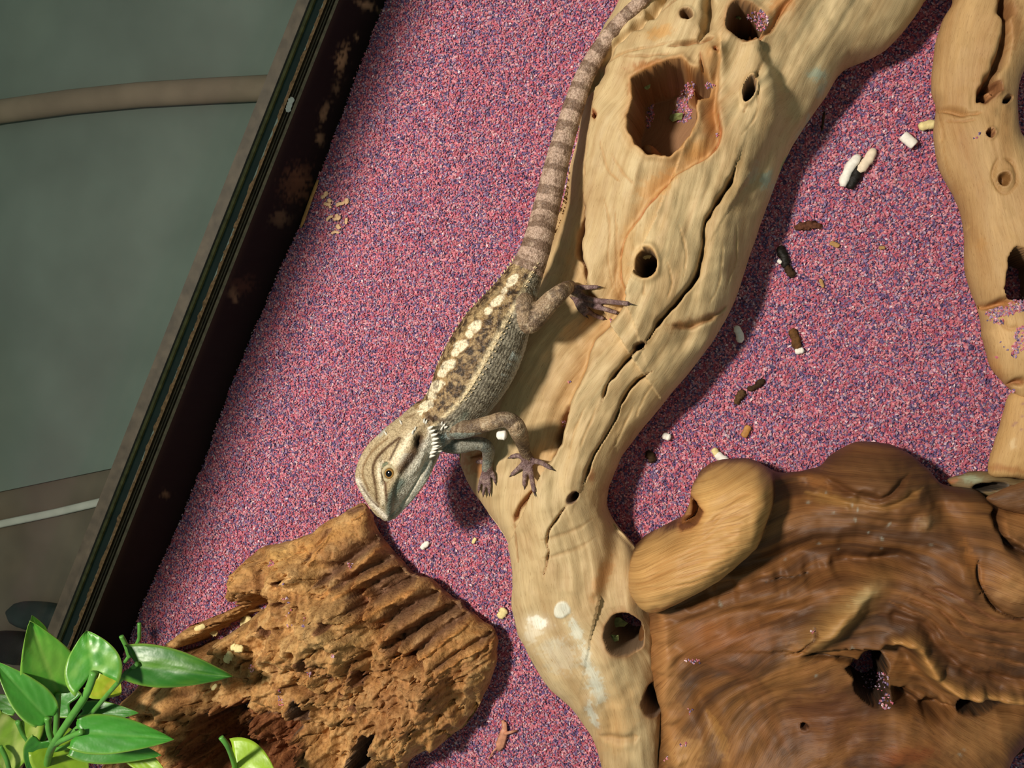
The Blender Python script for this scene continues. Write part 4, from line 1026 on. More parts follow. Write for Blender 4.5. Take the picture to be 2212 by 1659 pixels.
# hind leg turned to the camera: thigh forward to the knee, shin back to the heel, long toes
hz = zl(1235, 622)
limb([V(1118, 618, .0400), V(1126, 650, .0478), V(1132, 684, .0492), V(1140, 699, .0488), V(1156, 688, .0488), V(1188, 652, .0485), V(1216, 628, max(hz + .004, .047)), V(1232, 618, hz + .0030)], [.0040, .0046, .0042, .0037, .0036, .0034, .0027, .0021], 6)
limb([V(1230, 618, hz + .003), on(1243, 632, .0022), on(1254, 648, .0018)], [.0021, .0026, .0020], 6)
toe([(1236, 620), (1262, 621), (1292, 620)], .0012, .0007, 7)
toe([(1250, 636), (1280, 648), (1320, 652), (1358, 656)], .0012, .0008, 7)
toe([(1252, 644), (1278, 660), (1308, 668), (1332, 676)], .0011, .00075, 7)
toe([(1250, 650), (1268, 668), (1282, 680), (1304, 688)], .0011, .00075, 7)
toe([(1246, 650), (1252, 666), (1266, 682)], .0012, .0007, 7)
# far hind leg, mostly hidden under the belly
limb([V(1105, 640, .040), V(1095, 668, .034), V(1112, 690, .031)], [.0048, .0040, .0028], 6)
limb([V(1112, 690, .031), V(1135, 668, .030), on(1160, 650, .002)], [.0028, .0024, .0018], 6)
lv, lf = join(PARTS)
me = bpy.data.meshes.new('lizard_src'); me.from_pydata(lv, [], lf)
ob = bpy.data.objects.new('lizard_src', me); COLL.objects.link(ob)
md = ob.modifiers.new('r', 'REMESH'); md.mode = 'VOXEL'; md.voxel_size = .00036; md.use_smooth_shade = True
ms = ob.modifiers.new('s', 'SMOOTH'); ms.factor = .5; ms.iterations = 3
dg = bpy.context.evaluated_depsgraph_get()
ev = ob.evaluated_get(dg); em = ev.to_mesh()
nv = len(em.vertices); co = np.empty(nv * 3); em.vertices.foreach_get('co', co); co = co.reshape(-1, 3)
no = np.empty(nv * 3); em.vertices.foreach_get('normal', no); no = no.reshape(-1, 3)
fa = [tuple(p.vertices) for p in em.polygons]
ev.to_mesh_clear(); bpy.data.objects.remove(ob)
print('lizard verts', nv)
RP = np.array([list(r[0]) for r in REF]); RID = np.array([r[1] for r in REF]); RT = np.array([r[2] for r in REF], float)
near_i = np.zeros(nv, int)
for s0 in range(0, nv, 4000):
    d = ((co[s0:s0 + 4000, None] - RP[None]) ** 2).sum(-1)
    # body radius allowance so that flank vertices belong to the body
    rad = np.where(RID == 0, np.interp(RT, np.arange(len(CS)), CS[:, 3]) , .002)
    near_i[s0:s0 + 4000] = np.argmin(np.sqrt(d) - rad[None] * .9, 1)
pid = RID[near_i]; par = RT[near_i]
# body coordinates of every vertex
bi = np.where(pid == 0, par, 0).astype(int)
bd = np.argmin(((co[:, None, :2] - 0) ** 2).sum(-1), 1) if False else None
Uv = np.array([list(f[1]) for f in frames]); Lv = np.array([list(f[2]) for f in frames]); CPa = np.array([list(p) for p in CP])
rel = co - CPa[bi]
phi = np.arctan2((rel * Lv[bi]).sum(1), (rel * Uv[bi]).sum(1))
qx, qy = pj(co[:, 0], co[:, 1], co[:, 2])
seen = (no * (CAM - co)).sum(1) > 0
arc = np.concatenate([[0], np.cumsum([(CP[i + 1] - CP[i]).length for i in range(len(CP) - 1)])])
sarc = arc[bi] * 1000
LC = np.tile(L(160, 134, 96), (nv, 1))
def lp(w, col):
    global LC
    w = np.clip(w, 0, 1)[:, None]; LC = LC * (1 - w) + L(*col) * w
nzf = fbm(sarc / 1.1, phi * 4, 5, 3); nzc = fbm(co[:, 0] * 700, co[:, 1] * 700 + co[:, 2] * 500, 6, 3)
aph = np.abs(phi)
IS_T = (pid == 0) & (bi >= 72); IS_B = (pid == 0) & (bi >= 36) & (bi < 74); IS_H = ((pid == 0) & (bi < 38)) | (pid == 1)
# trunk: dark wavy cross bars, grey flank, pale belly
nz2 = vn(co[:, 0] * 1300 + co[:, 2] * 400, co[:, 1] * 1300, 9); nz3 = fbm(co[:, 0] * 330 + co[:, 2] * 120, co[:, 1] * 330 - co[:, 2] * 90, 12, 3)
sp_ = (sarc + 3.2 * nz3 - 5.5 * aph) * 2 * math.pi
bar_ = .62 * np.sin(sp_ / 6.6) + .5 * np.sin(sp_ / 2.3 + 2 * nz3) + .55 * nz2 - .05
dz_ = smooth(1.05, .85, aph)
lp(IS_B * smooth(-.7, .2, bar_ + .8 * nzc) * dz_ * .9, (98, 73, 46)); lp(IS_B * smooth(.0, .6, bar_ + 1.2 * nzc) * dz_ * .9, (50, 36, 23))
lp(IS_B * smooth(.88, 1.0, aph) * .85, (150, 144, 128)); lp(IS_B * smooth(1.55, 2.0, aph) * .9, (196, 194, 184))
rows = np.sin((aph * np.interp(bi, np.arange(len(CS)), CS[:, 3]) * 1000) * 2 * math.pi / 1.15 + 1.2 * nzf)
lp(IS_B * (aph > .98) * smooth(.1, .8, rows) * .6, (78, 72, 60)); lp(IS_B * (aph > .95) * (aph < 1.6) * smooth(.0, .5, nzc + .3 * bar_) * .55, (78, 68, 52))
lp(IS_B * (aph > .95) * (aph < 1.75) * smooth(-.05, .35, nz2 + .6 * rows) * .65, (66, 58, 46)); lp(IS_B * (aph > 1.45) * (aph < 1.9) * smooth(.0, .4, nz3) * .7, (196, 208, 204))
lp(IS_B * np.exp(-((aph - .90) / .07) ** 2) * .92, (224, 204, 164))
# pale joined diamonds along the spine
lp(IS_B * np.exp(-(phi / .16) ** 2) * .55, (196, 168, 122))
for (x, y, rx, ry, ro) in ((1106, 606, 19, 10, -45), (1090, 628, 10, 6, -60), (1073, 650, 20, 9, -35), (1054, 672, 10, 8, -45), (1026, 706, 20, 11, -38), (1012, 722, 9, 9, -40), (993, 748, 20, 11, -36), (981, 762, 9, 8, -40), (967, 790, 19, 11, -36), (955, 806, 9, 9, -40), (942, 836, 19, 12, -36), (931, 856, 9, 12, -40), (919, 878, 20, 11, -36), (905, 895, 12, 8, -45), (889, 905, 12, 5, -45)):
    a = math.radians(ro); dx = qx + 2 * nzf * 3 - x; dy = qy - y
    e = np.hypot((dx * math.cos(a) + dy * math.sin(a)) / rx, (-dx * math.sin(a) + dy * math.cos(a)) / ry)
    lp(seen * IS_B * smooth(1.45, 1.1, e) * smooth(.7, 1.1, e) * .5, (150, 112, 62)); lp(seen * (IS_B | IS_H) * smooth(1.15, .8, e) * .97, (240, 224, 192))
lp(IS_B * smooth(.18, .42, nzc) * (aph < .95) * .6, (58, 42, 26))
# tail: rings
lp(IS_T, (186, 158, 140))
rg_ = np.sin((sarc + .8 * nzf) * 2 * math.pi / 7.2)
lp(IS_T * smooth(-.2, .75, rg_ + .6 * nzc) * .8, (108, 82, 64)); lp(IS_T * smooth(.15, .45, nzc) * .35, (98, 74, 58)); lp(IS_T * smooth(.2, .5, -nzc) * .3, (206, 184, 160))
lp(IS_T * smooth(1.9, 2.6, aph) * .6, (196, 180, 160))
# head
lp(IS_H, (182, 162, 128)); lp(IS_H * smooth(.15, .45, nzc) * .3, (150, 124, 88)); lp(IS_H * smooth(.95, 1.25, aph) * .85, (198, 194, 178)); lp(IS_H * smooth(2.2, 2.7, aph) * .6, (150, 160, 154))
def stroke(pts, w, col, cs, msk=None):
    P_ = catmull(pts, 4, closed=False); d, _, t, _, _ = poly_dist(qx, qy, P_)
    lp(seen * (IS_H if msk is None else msk) * np.exp(-(d / w) ** 2) * cs, col)
zz = lambda *p: [(740 + x * .226, 820 + y * .226) for x, y in p]
stroke(zz((330, 1180), (310, 1000), (290, 850), (330, 740), (430, 640), (540, 560)), 3.0, (96, 68, 40), .9)
stroke(zz((250, 1060), (190, 900), (230, 760), (330, 640), (430, 560)), 2.6, (132, 100, 64), .8)
stroke(zz((380, 1180), (370, 1000), (350, 880), (370, 800)), 5.0, (228, 212, 180), .85)
stroke(zz((420, 1150), (405, 1000), (385, 900)), 3, (110, 76, 46), .8)
stroke(zz((480, 780), (580, 640), (650, 520)), 9, (222, 204, 168), .8); stroke(zz((455, 760), (520, 620), (550, 560)), 2.2, (118, 90, 58), .8)
stroke(zz((560, 850), (640, 740), (700, 660)), 9, (104, 78, 48), .9); stroke(zz((620, 800), (690, 700)), 5, (76, 54, 32), .8)
stroke(zz((140, 960), (230, 1120), (330, 1230), (420, 1330)), 4.5, (236, 224, 202), .9); stroke(zz((150, 1010), (250, 1160), (330, 1230)), 2.2, (120, 92, 64), .65)
stroke(zz((440, 1330), (450, 1200), (480, 1100), (560, 980)), 10, (104, 114, 102), .9); stroke(zz((500, 1240), (600, 1080), (700, 920), (760, 760), (800, 600)), 8, (222, 216, 200), .75)
stroke(zz((470, 1330), (620, 1180), (740, 1000), (830, 850), (880, 720)), 3.0, (110, 116, 108), .7)
stroke(zz((520, 1320), (650, 1190), (780, 1000), (880, 820)), 5, (196, 200, 190), .6)
stroke(zz((740, 560), (720, 620)), 9, (84, 62, 42), .9); stroke(zz((728, 575), (735, 615)), 9, (70, 50, 34), .9)
stroke(zz((660, 620), (700, 520), (780, 470)), 4, (150, 136, 104), .6); stroke(zz((800, 640), (820, 560), (830, 470)), 4, (226, 218, 200), .8)
stroke(zz((350, 1180), (345, 1210)), 2, (120, 90, 60), .8)
stroke(zz((560, 870), (620, 780), (690, 690)), 9, (84, 60, 36), .95); stroke(zz((600, 830), (670, 730)), 6, (52, 36, 22), .9); stroke(zz((700, 560), (760, 470), (790, 440)), 6, (120, 98, 66), .7)
stroke(zz((728, 560), (735, 615)), 10, (70, 50, 34), .9); stroke(zz((310, 1000), (290, 850), (340, 740), (440, 640), (540, 555)), 2.6, (84, 58, 34), .9); stroke(zz((480, 790), (570, 660), (640, 540)), 7, (232, 218, 188), .9); stroke(zz((450, 770), (520, 630), (555, 560)), 2.4, (84, 60, 36), .9)
stroke(zz((385, 1180), (372, 1000), (352, 880), (372, 790)), 4.5, (236, 222, 194), .9); stroke(zz((425, 1170), (408, 1020), (388, 900), (400, 790)), 2.6, (92, 62, 38), .9); stroke(zz((450, 1300), (460, 1180), (490, 1090), (560, 985)), 8, (112, 122, 112), .85)
stroke(zz((145, 960), (235, 1120), (335, 1235), (420, 1325)), 5, (242, 232, 214), .95); stroke(zz((175, 1000), (265, 1140), (345, 1215)), 2.2, (104, 76, 50), .8)
stroke(zz((820, 370), (900, 380), (960, 400)), 6, (74, 52, 34), .85, IS_B | IS_H); stroke(zz((600, 370), (680, 340)), 3, (110, 82, 52), .7, IS_B | IS_H)
stroke(zz((950, 560), (970, 640), (960, 700)), 9, (84, 110, 112), .9, IS_B | IS_H); stroke(zz((1050, 480), (1120, 400), (1180, 330)), 8, (96, 104, 92), .7, IS_B); stroke(zz((900, 640), (880, 760), (800, 920)), 4, (96, 104, 100), .7)
# legs
LEG = np.isin(pid, (2, 4, 6)); TOE = np.isin(pid, (3, 5, 7))
lp(LEG, (158, 134, 106)); lp(LEG * smooth(.0, .45, np.sin(par * 15 + 2 * nzc) * .5 + nzc) * .7, (92, 74, 58)); lp(LEG * smooth(.15, .4, -nzc) * .5, (200, 182, 154))
lp((pid == 2) * (np.abs(np.sin(par * 9)) > .72) * .45, (76, 60, 48)); lp((pid == 6) * .12, (150, 118, 104))
lp((pid == 4) * .6, (104, 122, 120)); lp((pid == 2) * (qx < 1040) * (qy > 935) * .6, (128, 144, 138))
lp(LEG * (pid != 4) * smooth(.05, .5, .6 * nz2 + .55 * np.sin(par * 34 + 2 * nz3)) * .65, (84, 66, 52)); lp(TOE, (122, 98, 98)); lp(TOE * smooth(.3, .8, np.sin(par * 22)) * .5, (164, 140, 130))
# relief: scales as small bumps along the surface
hs_ = .00013 * np.maximum(-.2, vn(co[:, 0] * 1500 + co[:, 2] * 900, co[:, 1] * 1500 - co[:, 2] * 700, 8)) * (pid == 0) + .00007 * nzc
# deepen the ear opening and the mouth line
P_ = np.array(zz((725, 560), (735, 620))); d, _, _, _, _ = poly_dist(qx, qy, P_); hs_ -= seen * IS_H * .0034 * np.exp(-(d / 8.5) ** 2)
P_ = catmull(zz((440, 1335), (600, 1150), (720, 960), (800, 800)), 4, closed=False); d, _, _, _, _ = poly_dist(qx, qy, P_); hs_ -= seen * IS_H * .0005 * np.exp(-(d / 2.2) ** 2)
P_ = np.array(zz((440, 900), (441, 901))); d, _, _, _, _ = poly_dist(qx, qy, P_); hs_ -= seen * IS_H * .0014 * np.exp(-(d / 13.0) ** 2)
co = co + no * hs_[:, None]

m, nt, b = new_mat('lizard_skin')
ca = nd(nt, 'ShaderNodeAttribute', attribute_name='Col'); tc = nd(nt, 'ShaderNodeTexCoord')
vo = nd(nt, 'ShaderNodeTexVoronoi'); vo.inputs['Scale'].default_value = 1700; nt.links.new(tc.outputs['Object'], vo.inputs['Vector'])
ns = nd(nt, 'ShaderNodeTexNoise'); ns.inputs['Scale'].default_value = 900; ns.inputs['Detail'].default_value = 3; nt.links.new(tc.outputs['Object'], ns.inputs['Vector'])
f1 = ramp(nt, vo.outputs['Distance'], [(0.0, (1.12, 1.1, 1.08)), (0.45, (1, 1, 1)), (0.8, (.68, .64, .6))])
f2 = ramp(nt, ns.outputs[0], [(0.3, (.70, .66, .62)), (0.5, (.92, .92, .92)), (0.75, (1.1, 1.08, 1.06))])
nt.links.new(mixc(nt, mixc(nt, ca.outputs['Color'], f1, 1.0), f2, 1.0), b.inputs['Base Color'])
bp = nd(nt, 'ShaderNodeBump'); bp.inputs['Strength'].default_value = .55; bp.inputs['Distance'].default_value = .0004; bp.invert = True
nt.links.new(vo.outputs['Distance'], bp.inputs['Height']); nt.links.new(bp.outputs[0], b.inputs['Normal'])
b.inputs['Roughness'].default_value = .55; b.inputs['Specular IOR Level'].default_value = .35
liz = empty('bearded_dragon', tuple(CP[55] - Vector((0, 0, .012))))
tag(liz, 'young tan and brown bearded dragon with pale back diamonds clinging to the branch', 'lizard')
mesh_obj('body', co, fa, m, liz, col=LC)
# spikes of the beard, the neck and the flank fringe
def cone(p, d, r, l, n=6):
    d = Vector(d).normalized(); s = d.cross(Vector((.3, .2, .9))).normalized(); w = d.cross(s)
    vs = [tuple(Vector(p) - d * r * .5 + (s * math.cos(6.2832 * k / n) + w * math.sin(6.2832 * k / n)) * r) for k in range(n)]
    vs += [tuple(Vector(p) + d * l * .55 + (s * math.cos(6.2832 * k / n) + w * math.sin(6.2832 * k / n)) * r * .5) for k in range(n)] + [tuple(Vector(p) + d * l)]
    fs = [(k, (k + 1) % n, n + (k + 1) % n, n + k) for k in range(n)] + [(n + k, n + (k + 1) % n, 2 * n) for k in range(n)] + [tuple(range(n))[::-1]]
    return vs, fs
SPK = plain_mat('pale_spike', L(226, 220, 208), .5, .3, 900, .12)
def surf(px, py, d=.0):
    k = np.argmin((qx - px) ** 2 + (qy - py) ** 2 + np.where(seen, 0, 1e6) - (co[:, 2] * 4000)); return Vector(co[k].tolist()), Vector(no[k].tolist())
for (x, y) in ((828, 468), (848, 500), (866, 535), (868, 572), (862, 608), (874, 640), (866, 672), (850, 700), (835, 735), (898, 640), (905, 690)):
    p, n = surf(740 + x * .226, 820 + y * .226)
    d = n * .55 + (V(960, 935, p.z) - V(930, 955, p.z)).normalized() * .9
    v, f = cone(p, d, .0007, .0025); o = mesh_obj('spike', v, f, SPK, liz)
for (x, y, dx, dy) in ((780, 400, .3, -1), (800, 410, .5, -1), (950, 430, .2, -1), (968, 440, .5, -1), (985, 455, .7, -.8), (945, 470, .1, -1), (690, 480, .6, -1), (670, 510, .6, -1), (420, 520, -.6, -1), (560, 420, -.5, -1)):
    p, n = surf(740 + x * .226, 820 + y * .226)
    d = n * .6 + Vector((dx, -dy, 0)).normalized() * .8
    v, f = cone(p, d, .0005, .0016); mesh_obj('spike', v, f, SPK, liz)
fr = []
for i in range(46, 74):
    for sg_ in (1, -1):
        if (i % 1) == 0:
            p = body_pt(i, sg_ * math.radians(52), 1.0); c_ = p - CP[i]
            fr.append(cone(p, c_.normalized() + frames[i][0] * 1.2, .0004, .0010, 5))
            p = body_pt(min(i + 1, 74), sg_ * math.radians(57), 1.0)
            fr.append(cone(p, c_.normalized() + frames[i][0] * .7, .00035, .0009, 5))
v, f = join(fr); o = mesh_obj('flank_fringe', v, f, plain_mat('fringe_scale', L(206, 184, 146), .6, .3, 900, .2), liz); o['kind'] = 'stuff'
CLM = plain_mat('claw_horn', L(58, 42, 42), .35, .5, 900, .2)
for p, d, r in CLAWS:
    v, f = cone(p - d * r * .3, d, r * .6, r * 3.0, 6); mesh_obj('claw', v, f, CLM, liz)
# eye
ep, en = surf(839, 1023)
en = (en * .5 + view_n(ep) * .6 + Vector((-.1, -.1, 0))).normalized()
er = .0027; ec = ep - en * er * .35
bm = bmesh.new(); bmesh.ops.create_uvsphere(bm, u_segments=40, v_segments=48, radius=er)
qv = Vector((0, 0, 1)).rotation_difference(en).to_matrix()
vs = [tuple(ec + qv @ v.co) for v in bm.verts]; fs = [tuple(v.index for v in f.verts) for f in bm.faces]
zc = np.array([v.co.z / er for v in bm.verts]); bm.free()
ec_ = np.tile(L(96, 84, 56), (len(vs), 1)); ec_[zc > .70] = L(112, 84, 42); ec_[zc > .84] = L(150, 112, 58); ec_[zc > .90] = L(5, 4, 4)
m2 = attr_mat('eye_surface', .08, .6); eye = mesh_obj('eye', vs, fs, m2, liz, col=ec_); tag(eye, 'amber eye with round black pupil')
def ring(c, nrm_, R, r, squash=.8, name='eyelid', mat=None, par=None):
    nrm_ = nrm_.normalized(); s = nrm_.cross(Vector((-.42, -.91, 0))).normalized(); w = nrm_.cross(s); P_ = []
    for k in range(29):
        a_ = 2 * math.pi * k / 28; P_.append(c + s * math.cos(a_) * R * squash + w * math.sin(a_) * R)
    v, f = tube(P_, [r] * 29, 8, cap=False); return mesh_obj(name, v, f, mat, par)
ring(ec + en * er * .60, en, er * .90, .00075, .9, 'eyelid', plain_mat('eyelid_skin', L(166, 152, 120), .6, .3, 1200, .25), eye)
ring(ec + en * er * .30, en, er * 1.28, .00095, .92, 'eyelid', plain_mat('eyelid_outer', L(104, 106, 82), .6, .3, 1200, .3), eye)

# ================================================================== ARTIFICIAL PLANT
plant = empty('artificial_plant', tuple(up(140, 1720, 0)))
tag(plant, 'green plastic vine with heart-shaped leaves in front of the bark chunk', 'plant')
def leaf_mat(name, dark, light, edge):
    m, nt, b = new_mat(name)
    ca = nd(nt, 'ShaderNodeAttribute', attribute_name='Col'); nt.links.new(ca.outputs['Color'], b.inputs['Base Color'])
    tc = nd(nt, 'ShaderNodeTexCoord'); n = nd(nt, 'ShaderNodeTexNoise'); n.inputs['Scale'].default_value = 350; nt.links.new(tc.outputs['Object'], n.inputs['Vector'])
    bp = nd(nt, 'ShaderNodeBump'); bp.inputs['Strength'].default_value = .25; bp.inputs['Distance'].default_value = .0005
    nt.links.new(n.outputs[0], bp.inputs['Height']); nt.links.new(bp.outputs[0], b.inputs['Normal'])
    b.inputs['Roughness'].default_value = .38; b.inputs['Specular IOR Level'].default_value = .5
    b.inputs['Subsurface Weight'].default_value = .12; b.inputs['Subsurface Radius'].default_value = (.002, .003, .001); b.inputs['Subsurface Scale'].default_value = .5
    return m
LM = leaf_mat('plastic_leaf', None, None, None)
def leaf(bx_, by_, tx, ty, hw, zb, zt, cup=.15, droop=.1, roll=0.0, c0=(52, 118, 44), c1=(120, 160, 70), c2=None, patch=0.0, seed=0, lobe=.30):
    """heart-shaped blade: base (stem) pixel, tip pixel, half width in pixels"""
    A = V(bx_, by_, zb); B = V(tx, ty, zt); ax = B - A; ln = ax.length; ax.normalize()
    mid = (A + B) / 2; n = view_n(mid); n = (n - ax * n.dot(ax)).normalized(); sd = ax.cross(n).normalized()
    if roll: R = Matrix.Rotation(math.radians(roll), 3, ax); n = R @ n; sd = R @ sd
    sc = (CAM[2] - mid.z) / FPX / math.cos(TILT); hwm = hw * sc
    nu, nv_ = 22, 17; vs = []; cs = []
    for i in range(nu):
        u = i / (nu - 1)
        wdt = (math.sin(math.pi * min(1, (u * .86 + .14)) ** .72)) ** .8 if u < .999 else 0.0
        wdt *= (1 - u * u * .25)
        for j in range(nv_):
            q = j / (nv_ - 1) * 2 - 1
            back = lobe * (abs(q) ** 1.5) * (1 - u) ** 2.2 - .22 * math.exp(-(abs(abs(q) - 1) / .35) ** 2) * (1 - u) ** 3 * .6
            x = (u - back) * ln; y = q * wdt * hwm
            z = cup * hwm * (q * q) * (.5 + u * .3) - droop * ln * (u ** 2) + .02 * hwm * math.sin(u * 12 + q * 3 + seed) - .03 * hwm * math.exp(-(q / .09) ** 2)
            z += .010 * hwm * math.sin((u * 1.1 - abs(q) * .6) * 22)
            vs.append(A + ax * x + sd * y + n * z)
            c = L(*c0) * np.array([1.25, 1.12, .75]) * (.85 + .3 * (float(vn(u * 5 + seed, q * 4 + seed)) * .5 + .5))
            vein = math.exp(-(q / .05) ** 2); c = c * (1 - .35 * vein) + L(*c1) * .35 * vein
            sv = math.exp(-((((u * 1.1 - abs(q) * .6) * 3.5) % 1 - .5) / .10) ** 2) * .10; c = c * (1 - sv) + L(*c1) * sv
            if patch:
                w_ = patch * max(0, min(1, 3 * (float(fbm(u * 3.3 + seed * 1.7, q * 1.6 + seed, seed, 2)) + .12))) * (abs(q) < .86) * (1 - u * .4); c = c * (1 - w_) + L(*(c2 or (196, 210, 120))) * w_
            eg = max(0, (abs(q) - .86) / .14); c = c * (1 - .5 * eg) + L(150, 176, 74) * .5 * eg
            cs.append(c)
    th = .0005; nn = len(vs); low = [v - n * th for v in vs]; fs = []
    for i in range(nu - 1):
        for j in range(nv_ - 1):
            a_ = i * nv_ + j; q4 = (a_, a_ + nv_, a_ + nv_ + 1, a_ + 1); fs.append(q4); fs.append(tuple(nn + k for k in q4[::-1]))
    rim = [j for j in range(nv_)] + [i * nv_ + nv_ - 1 for i in range(1, nu)] + [(nu - 1) * nv_ + j for j in range(nv_ - 2, -1, -1)] + [i * nv_ for i in range(nu - 2, 0, -1)]
    for k in range(len(rim)): a_, b2 = rim[k], rim[(k + 1) % len(rim)]; fs.append((a_, b2, nn + b2, nn + a_))
    return mesh_obj('leaf', [tuple(v) for v in vs + low], fs, LM, plant, col=np.array(cs + cs))
G1 = (46, 112, 40); G2 = (70, 140, 52); GY = (128, 158, 40); GD = (46, 112, 40)
leaf(126, 1500, 62, 1335, 68, .066, .078, .18, -.05, 0, G2, (150, 186, 90), (150, 186, 80), .3, 3, .16)
leaf(203, 1452, 186, 1362, 66, .082, .080, .10, .10, -8, (58, 128, 46), (130, 176, 84), (150, 190, 96), .45, 5, .55)
leaf(292, 1434, 494, 1466, 50, .070, .062, -.25, .10, 12, (34, 92, 28), (92, 140, 40), (120, 160, 40), .25, 7, .30)
leaf(104, 1552, -12, 1428, 44, .076, .082, .20, .02, 10, (52, 120, 46), (110, 160, 80), None, 0, 9, .12)
leaf(172, 1582, 374, 1594, 48, .080, .068, -.10, .06, -12, (50, 122, 44), (104, 152, 66), None, 0, 11, .22)
leaf(168, 1606, 346, 1634, 40, .073, .062, .05, .10, 8, (46, 112, 38), (100, 150, 60), None, 0, 13, .22)
leaf(40, 1560, 18, 1680, 62, .062, .060, .10, .05, 0, (116, 158, 62), (176, 196, 110), (206, 214, 130), .7, 15, .35)
leaf(178, 1536, 296, 1540, 26, .056, .050, .10, .10, 0, GD, (70, 120, 40), None, 0, 17, .2)
leaf(210, 1466, 262, 1500, 44, .060, .056, .10, .10, 0, (132, 160, 44), (170, 180, 60), (190, 150, 60), .4, 19, .3)
leaf(508, 1652, 600, 1690, 62, .060, .058, .05, .10, 0, (128, 168, 34), (160, 190, 60), None, 0, 21, .5)
leaf(112, 1612, 190, 1710, 60, .058, .052, .1, .05, 0, (104, 142, 36), (150, 170, 60), None, .0, 23, .3)
leaf(268, 1612, 372, 1690, 26, .058, .056, .2, .05, 10, (120, 160, 40), (170, 190, 70), None, 0, 25, .1)
leaf(88, 1604, 60, 1668, 34, .060, .056, .1, .05, 0, GD, (70, 120, 44), None, 0, 27, .3)
leaf(34, 1530, -30, 1500, 22, .064, .066, .1, .05, 0, (70, 132, 60), (120, 160, 80), None, 0, 29, .2)
leaf(150, 1520, 60, 1490, 38, .052, .054, .1, .1, 0, GD, (70, 120, 44), None, 0, 33, .3)
leaf(88, 1378, 70, 1332, 20, .062, .066, .1, .1, 0, (60, 120, 40), (120, 150, 60), None, 0, 35, .2)
leaf(60, 1600, 110, 1530, 36, .052, .050, .1, .1, 0, GD, (70, 120, 44), None, 0, 37, .3)
SM = plain_mat('plastic_stem', L(84, 142, 58), .4, .45, 300, .15)
for pts, r in (([(95, 1700, .05), (104, 1640, .062), (116, 1608, .074), (150, 1555, .079), (186, 1500, .083), (204, 1452, .083)], .0013), ([(116, 1608, .074), (150, 1592, .079), (178, 1580, .081)], .0010),
               ([(116, 1608, .072), (106, 1580, .075), (102, 1550, .077)], .0010), ([(120, 1610, .062), (122, 1560, .064), (126, 1498, .067)], .0010), ([(118, 1612, .060), (180, 1560, .056), (250, 1480, .064), (296, 1434, .071)], .0009),
               ([(118, 1620, .06), (150, 1612, .066), (172, 1604, .073)], .0009), ([(110, 1640, .055), (60, 1600, .058), (38, 1558, .063)], .0009), ([(477, 1592, .072), (492, 1612, .070), (503, 1640, .064), (508, 1660, .060)], .0009),
               ([(301, 1346, .05), (301, 1366, .049), (298, 1386, .047), (270, 1430, .046)], .0007), ([(262, 1374, .05), (272, 1394, .048), (280, 1420, .046)], .0009), ([(0, 1612, .066), (14, 1640, .064), (24, 1680, .060)], .0008),
               ([(140, 1725, .0), (120, 1700, .03), (104, 1650, .058)], .0018), ([(508, 1660, .060), (430, 1720, .04), (250, 1740, .02), (140, 1725, .002)], .0010)):
    v, f = tube([tuple(V(*p)) for p in catmull(pts, 5, closed=False)], [r] * (5 * (len(pts) - 1) + 1), 8); mesh_obj('stem', v, f, SM, plant)

# ================================================================== SMALL DEBRIS
PEL = plain_mat('chalk_white', L(236, 230, 220), .8, .2, 900, .1); PELY = plain_mat('cream_chalk', L(222, 204, 146), .8, .2, 900, .15)
DRP = plain_mat('dry_dropping', L(58, 40, 24), .8, .2, 900, .5, .5, .0006); DRB = plain_mat('black_dropping', L(22, 18, 13), .6, .3, 900, .5, .5, .0006); FLK = plain_mat('tan_flake', L(172, 132, 84), .7, .2, 700, .25)
def zg(px, py): w = up(px, py, 0.0); return float(sand_z(w[..., 0], w[..., 1]))
def bent(px, py, ln, wd_, rot, bend, mat, name, label, cat, group=None, z=None, lump=.16, seed=1, n=13, flat=.85, taper=.55):
    a_ = math.radians(rot); P_ = []; R_ = []
    s_ = .000175
    zz_ = (zg(px, py) if z is None else z) + wd_ * s_ * (.42 if lump < .2 or z is not None else .22)
    for i in range(n):
        t = i / (n - 1) * 2 - 1; b_ = bend * ln * (t * t - .5)
        x = px + t * ln / 2 * math.cos(a_) - b_ * math.sin(a_); y = py + t * ln / 2 * math.sin(a_) + b_ * math.cos(a_)
        P_.append(tuple(V(x, y, zz_))); R_.append(wd_ * s_ / 2 * (1 if abs(t) < .7 else taper + (1 - taper) * (1 - (abs(t) - .7) / .3)))
    v, f = tube(P_, R_, 12, flat, lump, seed); o = mesh_obj(name, v, f, mat)
    return tag(o, label, cat, group)
bent(1836, 368, 76, 20, -62, .08, PEL, 'reptile_dropping', 'long white chalky dropping lying against its black half', 'dropping', seed=2)
bent(1850, 380, 62, 22, -60, .08, DRB, 'reptile_dropping', 'black half of a dropping beside the long white chalky one', 'dropping', seed=3, lump=.3)
bent(1872, 347, 60, 19, -55, -.07, plain_mat('ivory_chalk', L(226, 208, 184), .8, .2, 900, .1), 'chalk_pellet', 'ivory chalk stick touching the black and white dropping', 'pellet', seed=4)
bent(1963, 303, 34, 21, 40, 0, PEL, 'chalk_pellet', 'short white chalk cylinder lying near the knotted tan branch', 'pellet', seed=5, lump=.04, taper=.9)
bent(2003, 271, 38, 18, -8, .05, PELY, 'chalk_pellet', 'cream yellow chalk piece poking from under the knotted tan branch', 'pellet', seed=6)
bent(1595, 722, 36, 16, 75, .12, PEL, 'chalk_pellet', 'bent white chalk pellet beside the right edge of the big branch', 'pellet', seed=7)
bent(1440, 943, 19, 15, 20, 0, PEL, 'chalk_pellet', 'tiny squarish white chalk pellet on sand between branch and stump', 'pellet', seed=8)
bent(1560, 990, 34, 17, 35, 0, PEL, 'chalk_pellet', 'white chalk piece tucked against the top of the pale lobe', 'pellet', seed=9)
